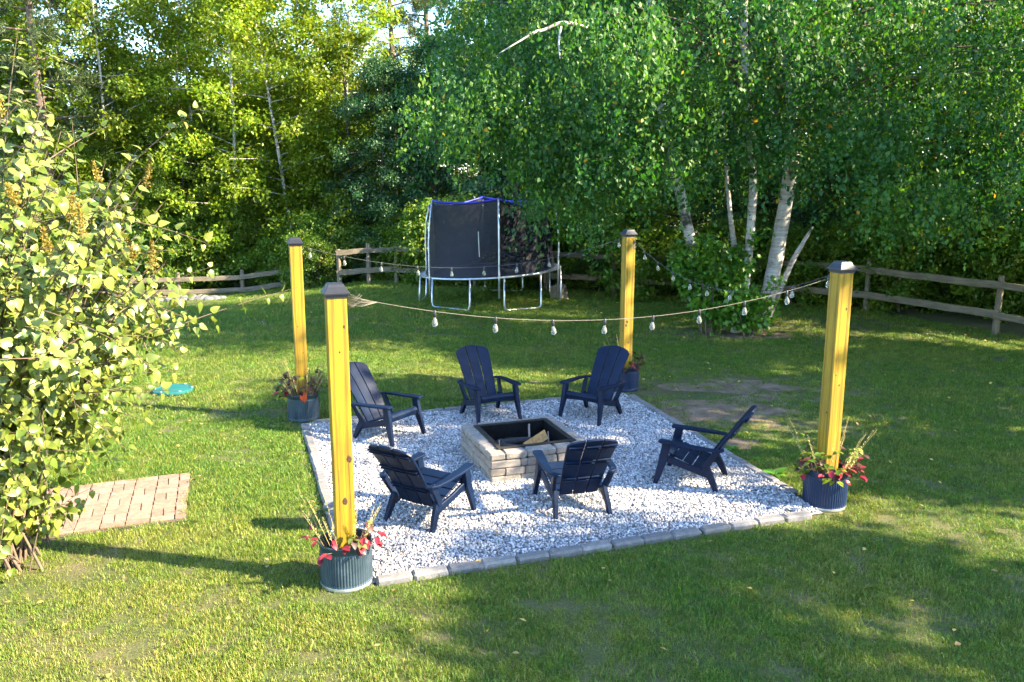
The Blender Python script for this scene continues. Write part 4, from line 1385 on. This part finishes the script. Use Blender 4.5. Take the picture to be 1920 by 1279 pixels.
# wood on the right, behind the birch
for x, y, s, k in ((7.6, 22.6, 1.0, 'dark'), (9.8, 21.0, 0.95, 'mid'), (11.9, 19.4, 1.0, 'mid'), (13.4, 22.0, 1.1, 'dark'), (10.4, 24.6, 1.1, 'mid'), (7.0, 26.8, 1.1, 'mid'), (13.0, 26.6, 1.15, 'mid'), (16.4, 24.0, 1.15, 'mid'), (16.0, 19.6, 1.1, 'mid'), (9.5, 29.5, 1.15, 'mid'), (18.5, 28.5, 1.2, 'mid'), (5.5, 33.0, 1.15, 'mid'), (13.0, 32.5, 1.2, 'mid')):
    plant(k, x, y, s)
for k in range(13):
    plant('light' if k % 3 else 'mid', -15.5 + k * 0.85 + random.uniform(-.3, .3), 26.9 + random.uniform(-.4, .5), random.uniform(0.40, 0.58))
# undergrowth along the fence
for k in range(46):
    t = (k + random.random()) / 46
    x = -17 + 27.5 * t
    yb = 26.2 if x < -5.5 else (24.2 - 0.42 * (x + 5))
    plant('under', x, yb + random.uniform(-0.3, 1.6), random.uniform(0.6, 1.05))
for x, y, s in ((8.6, 20.2, 0.8), (9.6, 18.6, 0.75), (10.4, 17.4, 0.85), (11.2, 16.0, 0.9), (10.9, 18.6, 1.0), (8.0, 21.4, 0.9), (7.0, 21.8, 0.8), (12.0, 17.4, 1.0), (5.8, 21.6, 0.8), (9.2, 20.0, 1.1)):
    plant('under', x, y, s)
for x, y, s in ((-5.5, 23.9, 0.55), (-6.2, 24.7, 0.7), (-5.0, 24.6, 0.7)):
    plant('under', x, y, s)
# far wood that reads as one mass closes the view between the trunks
for k in range(16):
    x = -34 + k * 4.6 + random.uniform(-1, 1)
    plant('mid', x, 46 + random.uniform(-2, 5), random.uniform(0.85, 1.1))
# trees along the sunward edge of the lawn, out of the picture: they cast the dappled shade
for x, y, s in ((13.2, 2.5, 0.96), (12.2, 7.3, 1.06), (12.2, 11.4, 0.92), (12.8, 16.0, 0.75), (16.8, 9.6, 1.12)):
    plant('shade', x, y, s)

# ------------------------------------------------------------------ lilac shrub at the left
rg = np.random.default_rng(505)
LB = Vector((-4.12, 6.15, 0))
lil = empty("lilac_shrub", LB)
tag(lil, "tall leafy shrub with heart-shaped leaves and tan seed heads", "shrub")
LC = Vector((0.0, 0.0, 2.05)); LR = Vector((1.88, 1.5, 1.68))
m = MB()
LP = []; LD = []; LN = []; LL = []
panic = []
def shoot(s, c, e, n, tmin, L0=0.1):
    pts = [s * (1 - t) ** 2 + c * 2 * t * (1 - t) + e * t * t for t in (0, .2, .4, .6, .8, 1)]
    r0 = 0.012 if n > 8 else 0.006
    m.tube(pts, [r0, r0 * .85, r0 * .7, r0 * .5, r0 * .35, r0 * .2], 5, cap=False)
    for k in range(n):
        t = tmin + (1 - tmin) * (k + rg.random() * .6) / n
        p = s * (1 - t) ** 2 + c * 2 * t * (1 - t) + e * t * t
        ax = ((c - s) * (1 - t) + (e - c) * t).normalized()
        out = (p - LC); out = Vector((out.x / LR.x, out.y / LR.y, out.z / LR.z)).normalized()
        a = rg.uniform(0, 6.28)
        side = ax.cross(Vector((math.cos(a), math.sin(a), .3))).normalized()
        for sg in (-1, 1):
            d = (side * sg * 0.9 + out * 0.55 + Vector((0, 0, -0.35)) + Vector(rg.normal(size=3) * 0.22)).normalized()
            LP.append(p + d * 0.025); LD.append(d); LN.append(out * 0.5 + Vector((0.25, -0.25, 0.8)) + Vector(rg.normal(size=3) * 0.3)); LL.append(rg.uniform(0.68, 1.2) * L0)
for k in range(235):
    a = rg.uniform(-2.6, 1.4) if rg.random() < .8 else rg.uniform(0, 6.28)
    sz_ = rg.uniform(-0.75, 1.0)
    cr = math.sqrt(max(0, 1 - sz_ ** 2)) if sz_ > 0 else math.sqrt(max(0, 1 - sz_ ** 2 * 1.1))
    f = rg.uniform(0.72, 1.04)
    if sz_ < -0.15: cr *= 0.62
    e = LC + Vector((LR.x * cr * math.cos(a), LR.y * cr * math.sin(a), LR.z * sz_)) * f
    s = Vector((rg.normal() * .16, rg.normal() * .16, -0.03))
    c = s.lerp(e, .5) + Vector((0, 0, .45)) - Vector((e.x, e.y, 0)) * 0.18
    shoot(s, c, e, 11, 0.42, 0.080)
    for q in range(3):
        t = rg.uniform(.5, .9)
        b = s * (1 - t) ** 2 + c * 2 * t * (1 - t) + e * t * t
        dv = Vector(rg.normal(size=3) * .3) + (e - LC) * 0.16
        shoot(b, b + dv * .5 + Vector((0, 0, .05)), b + dv, 5, 0.25, 0.074)
    if sz_ > 0.15 and rg.random() < .5:
        panic.append(e)
for k in range(40):          # low shoots near the ground
    a = rg.uniform(-1.8, 0.5)
    e = Vector((math.cos(a) * rg.uniform(.4, .8), math.sin(a) * rg.uniform(.4, .9), rg.uniform(.25, .8)))
    s = Vector((rg.normal() * .15, rg.normal() * .15, -0.02))
    shoot(s, s.lerp(e, .5) + Vector((0, 0, .2)), e, 6, 0.4, 0.075)
m.build("stems", M['twig'], lil, smooth=True)
LP = np.array([tuple(p) for p in LP]); LD = np.array([tuple(p) for p in LD]); LN = np.array([tuple(p) for p in LN]); LL = np.array(LL)
wp = LP + np.array(LB)
c_, s_ = math.cos(PITCH), math.sin(PITCH)
rel = wp - np.array([0, 0, CAM_H])
dep = rel[:, 1] * c_ - rel[:, 2] * s_
pxs = 960 + FPX * rel[:, 0] / dep
pys = 639.5 - FPX * (rel[:, 1] * s_ + rel[:, 2] * c_) / dep
inview = (pxs > 0) & (pxs < 1900) & (pys > 0) & (pys < 1279)
score = np.where(inview, LL / dep, 0)
# front leaves first: those with little in front of them
score = score * (1 + 0.6 * (np.linalg.norm((LP - np.array(LC)) / np.array(LR), axis=1) > 0.85))
big = np.argsort(-score)[:300]
lmeshes = [leaf_mesh("leaf", M['leaf_lilac'], "heart", v) for v in (0.1, 0.3, 0.45, 0.55, 0.7, 0.85, 0.95)]
for i in big:
    o = put("leaf", lmeshes[int(rg.integers(0, 7))], lil)
    orient(o, LP[i], LD[i], LN[i], LL[i])
rest = np.setdiff1d(np.arange(len(LP)), big)
# the rest: the same heart shape, joined
base_v = np.array([v.co[:] for v in lmeshes[0].vertices])
tris = []
for p in lmeshes[0].polygons:
    q = list(p.vertices)
    for k in range(1, len(q) - 1): tris.append((q[0], q[k], q[k + 1]))
tris = np.array(tris)
D = unit(LD[rest]); X = unit(np.cross(D, LN[rest])); Z = np.cross(X, D)
VV = (base_v[None, :, 0:1] * X[:, None] + base_v[None, :, 1:2] * D[:, None] + base_v[None, :, 2:3] * Z[:, None]) * LL[rest][:, None, None] + LP[rest][:, None]
FF = (tris[None] + (np.arange(len(rest)) * len(base_v))[:, None, None]).reshape(-1, 3)
fo = put("foliage", np_mesh("foliage", VV.reshape(-1, 3), FF, smooth=True, rnd=np.repeat(rg.random(len(rest)), len(tris))), lil, M['leaf_lilac'])
tag(fo, kind="stuff")
for e in panic[:24]:
    n = 240
    t = (np.arange(n) + rg.random(n)) / n
    H = rg.uniform(0.12, 0.24)
    tilt = Vector((rg.normal() * .2, rg.normal() * .2, 1)).normalized()
    P = np.array(e)[None] + np.array(tilt)[None] * (t * H)[:, None] + np.clip(rg.normal(size=(n, 3)), -1.6, 1.6) * (0.018 * (1.15 - t))[:, None]
    V, F = leaf_cloud(P, rg.normal(size=(n, 3)) + np.array([0, 0, 0.9]), rg.normal(size=(n, 3)), np.full(n, 0.024), np.full(n, 0.009))
    put("seed_head", np_mesh("seed_head", V, F, rnd=np.repeat(rg.random(n), 2)), lil, M['seed'])

# ------------------------------------------------------------------ weeds beside the edging
weed_me = [leaf_mesh("leaf", M['weed'], "oval", v) for v in (0.2, 0.7)]
for k, (px, py, nl, L, lb) in enumerate(((1452, 893, 9, 0.15, "broad-leaved green weed growing against the edging near the blue planter"), (1418, 865, 7, 0.09, "small leafy weed against the edging behind the lone chair"), (1372, 845, 8, 0.10, "tuft of weed leaves behind the lone chair's rear legs"))):
    p = gp(px, py)
    o = empty("weed", (p.x, p.y, 0)); tag(o, lb, "weed", "weeds along the edging")
    for q in range(nl):
        a = q * 2.4
        lf = put("leaf", random.choice(weed_me), o)
        orient(lf, (0.01 * math.cos(a), 0.01 * math.sin(a), 0.02), (math.cos(a), math.sin(a), random.uniform(.15, .7)), (0, 0, 1), L * random.uniform(.7, 1.1))

# ------------------------------------------------------------------ lawn
rg = np.random.default_rng(2024)
tcol = bpy.data.collections.new("tuft_sources")
def tuft(seed, blades, rad, h, w):
    r = np.random.default_rng(seed)
    V = []; F = []; rn = []
    for k in range(blades):
        a = r.uniform(0, 6.28); rr_ = rad * math.sqrt(r.random())
        b = np.array([rr_ * math.cos(a), rr_ * math.sin(a), -0.004])
        az = r.uniform(0, 6.28); ln = h * r.uniform(0.55, 1.25); lean = r.uniform(0.15, 0.85)
        d = np.array([math.cos(az), math.sin(az), 0]); s = np.array([-d[1], d[0], 0]) * w * r.uniform(.7, 1.2)
        m1 = b + d * ln * lean * 0.3 + np.array([0, 0, ln * 0.6])
        tip = b + d * ln * lean + np.array([0, 0, ln * (1 - 0.35 * lean)])
        o0 = len(V)
        V += [b - s / 2, b + s / 2, m1 + s * .4, m1 - s * .4, tip]
        F += [(o0, o0 + 1, o0 + 2), (o0, o0 + 2, o0 + 3), (o0 + 3, o0 + 2, o0 + 4)]
        rn += [r.random()] * 3
    me = np_mesh("tuft", V, F, rnd=rn)
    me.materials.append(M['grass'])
    ob = bpy.data.objects.new("tuft", me)
    tcol.objects.link(ob)
for k in range(6):
    tuft(k, 54, 0.085, 0.036, 0.0036)
bands = [(2.6, 6.5, 520), (6.5, 10, 400), (10, 15, 210), (15, 27, 100)]
px_, py_, ps_ = [], [], []
for y0, y1, den in bands:
    w0 = lambda y: 0.66 * y + 2.2
    area = (y1 - y0) * 2 * w0((y0 + y1) / 2)
    n = int(area * den)
    y = rg.uniform(y0, y1, n); x = rg.uniform(-1, 1, n) * w0(y1)
    k = np.abs(x) < w0(y)
    x, y = x[k], y[k]
    px_.append(x); py_.append(y); ps_.append(np.full(len(x), {520: 0.92, 400: 1.0, 210: 1.2, 100: 1.6}[den]))
x = np.concatenate(px_); y = np.concatenate(py_); sc = np.concatenate(ps_)
ok = ~inside_poly(x, y, EDGE, 0.085)
ok &= ~inside_poly(x, y, PADP, 0.012)
for p in POST: ok &= (x - p.x) ** 2 + (y - p.y) ** 2 > 0.22 ** 2
ok &= (x - LIDP.x) ** 2 + (y - LIDP.y) ** 2 > 0.30 ** 2
# the lawn ends at the fences
fy = np.interp(x, [-18, -6.4, -5, -3.2, 2.55, 6.1, 7.8, 9.15, 10.0], [24.2, 25.6, 23.6, 23.4, 21.0, 19.7, 18.4, 15.8, 13.2])
ok &= y < fy + 0.3
# bare and thin patches
thin = smooth_noise(x, y, 0.8, 41) * 0.55 + smooth_noise(x, y, 0.27, 42) * 0.45
bare = np.zeros_like(x)
for (bx, by, rx, ry, st) in ((2.75, 10.5, 1.1, 0.85, 0.82), (2.2, 11.6, 1.0, 0.8, 0.8), (3.3, 11.6, 1.6, 1.0, 0.75), (3.6, 9.8, 0.9, 0.8, 0.6), (2.55, 9.1, 0.3, 0.25, 1.0), (4.2, 15.6, 1.7, 0.9, 0.7), (6.6, 16.6, 2.0, 1.4, 0.55), (0.3, 5.45, 0.35, 0.12, 0.6), (-1.25, 4.75, 0.4, 0.25, 0.6), (2.75, 5.2, 0.5, 0.25, 0.6), (4.0, 5.6, 0.6, 0.4, 0.55), (3.4, 6.9, 0.8, 0.5, 0.4), (-2.9, 5.0, 0.7, 0.5, 0.5), (-3.4, 5.9, 0.8, 0.5, 0.75), (-3.1, 8.7, 0.5, 0.3, 0.6), (-1.27, 5.55, 0.35, 0.12, 0.8), (-3.3, 10.3, 0.6, 0.25, 0.5)):
    dd_ = ((x - bx) / rx) ** 2 + ((y - by) / ry) ** 2
    bare = np.maximum(bare, st * np.exp(-dd_ * 1.3))
pk = np.clip(1.0 - bare * 1.05 - np.clip(thin - 0.62, 0, 1) * 1.5, 0.02, 1)
ok &= rg.random(len(x)) < pk
x, y, sc, pk = x[ok], y[ok], sc[ok], pk[ok]
sc = sc * rg.uniform(0.75, 1.25, len(x)) * (0.6 + 0.4 * pk) * (0.85 + 0.4 * smooth_noise(x, y, 0.5, 43))
me = bpy.data.meshes.new("lawn_grass")
me.vertices.add(len(x))
me.vertices.foreach_set("co", np.stack([x, y, hz(x, y)], 1).astype(np.float32).ravel())
a_ = me.attributes.new("rotv", 'FLOAT_VECTOR', 'POINT')
a_.data.foreach_set("vector", np.stack([rg.normal(size=len(x)) * .08, rg.normal(size=len(x)) * .08, rg.uniform(0, 6.28, len(x))], 1).astype(np.float32).ravel())
a_ = me.attributes.new("scl", 'FLOAT', 'POINT'); a_.data.foreach_set("value", sc.astype(np.float32))
a_ = me.attributes.new("pick", 'INT', 'POINT'); a_.data.foreach_set("value", rg.integers(0, 6, len(x)).astype(np.int32))
me.update()
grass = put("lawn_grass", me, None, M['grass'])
tag(grass, "mown lawn grass, green with dry yellowed patches", "grass", kind="stuff")
ng = bpy.data.node_groups.new("grass_tufts", 'GeometryNodeTree')
ng.interface.new_socket("Geometry", in_out='INPUT', socket_type='NodeSocketGeometry')
ng.interface.new_socket("Geometry", in_out='OUTPUT', socket_type='NodeSocketGeometry')
gi = ng.nodes.new("NodeGroupInput"); go = ng.nodes.new("NodeGroupOutput")
iop = ng.nodes.new("GeometryNodeInstanceOnPoints")
ci = ng.nodes.new("GeometryNodeCollectionInfo")
ci.inputs["Collection"].default_value = tcol
ci.inputs["Separate Children"].default_value = True
ci.inputs["Reset Children"].default_value = True
def named(nm, dt):
    nd = ng.nodes.new("GeometryNodeInputNamedAttribute"); nd.data_type = dt
    nd.inputs["Name"].default_value = nm
    return nd.outputs["Attribute"]
iop.inputs["Pick Instance"].default_value = True
ng.links.new(gi.outputs[0], iop.inputs["Points"])
ng.links.new(ci.outputs[0], iop.inputs["Instance"])
ng.links.new(named("pick", 'INT'), iop.inputs["Instance Index"])
ng.links.new(named("rotv", 'FLOAT_VECTOR'), iop.inputs["Rotation"])
ng.links.new(named("scl", 'FLOAT'), iop.inputs["Scale"])
ng.links.new(iop.outputs[0], go.inputs[0])
md = grass.modifiers.new("tufts", 'NODES'); md.node_group = ng
print("grass tufts", len(x))

# worn bare soil showing through the lawn
N = NT("bare_soil"); P_ = N.pos()
b1 = N.ramp(N.noise(P_, 5, 6, 0.65), [(0.32, (0.10, 0.062, 0.036)), (0.55, (0.19, 0.128, 0.078)), (0.72, (0.30, 0.215, 0.13))])
b2 = N.ramp(N.noise(P_, 70, 4, 0.7), [(0.3, (0.55, 0.55, 0.55)), (0.7, (1.2, 1.2, 1.2))])
N.l(N.mix(1.0, b1, b2, 'MULTIPLY'), N.p.inputs["Base Color"]); N.set(Roughness=0.95); N.bump(N.noise(P_, 80, 5), 0.7, 0.015)
for (bx, by, rx, ry, sd) in ((2.75, 10.5, 0.95, 0.7, 1), (2.55, 9.1, 0.24, 0.17, 2), (3.2, 11.7, 0.9, 0.45, 3), (4.6, 15.6, 0.9, 0.4, 4)):
    rr = random.Random(sd); nn = 40
    ph = [rr.uniform(0, 6.28) for _ in range(5)]
    pts = []
    for k in range(nn):
        a = 2 * math.pi * k / nn
        f = 1 + sum(0.13 * math.sin((q + 2) * a + ph[q]) for q in range(5))
        pts.append((bx + rx * f * math.cos(a), by + ry * f * math.sin(a), 0.004))
    tag(MB().add(pts, [tuple(range(nn))]).build("bare_soil", N.m), kind="structure")

# fallen leaves on the lawn
n = 520
fx = rg.uniform(-6, 9, n); fyy = rg.uniform(4.3, 19, n)
k = (~inside_poly(fx, fyy, EDGE, 0.1) | (rg.random(n) < 0.35)) & ~inside_poly(fx, fyy, PADP, 0.0) & ~inside_poly(fx, fyy, PIT, 0.1)
fx, fyy = fx[k], fyy[k]; n = len(fx)
V, F = leaf_cloud(np.stack([fx, fyy, 0.035 + rg.uniform(0, .02, n)], 1), rg.normal(size=(n, 3)) * np.array([1, 1, .25]), rg.normal(size=(n, 3)) * .3 + np.array([0, 0, 1.0]), rg.uniform(.035, .06, n), rg.uniform(.025, .04, n))
fl_ = put("fallen_leaves", np_mesh("fallen_leaves", V, F, rnd=np.repeat(rg.random(n), 2)), None, M['fallen'])
tag(fl_, "scattered yellow and brown fallen leaves on lawn and gravel", "leaves", kind="stuff")
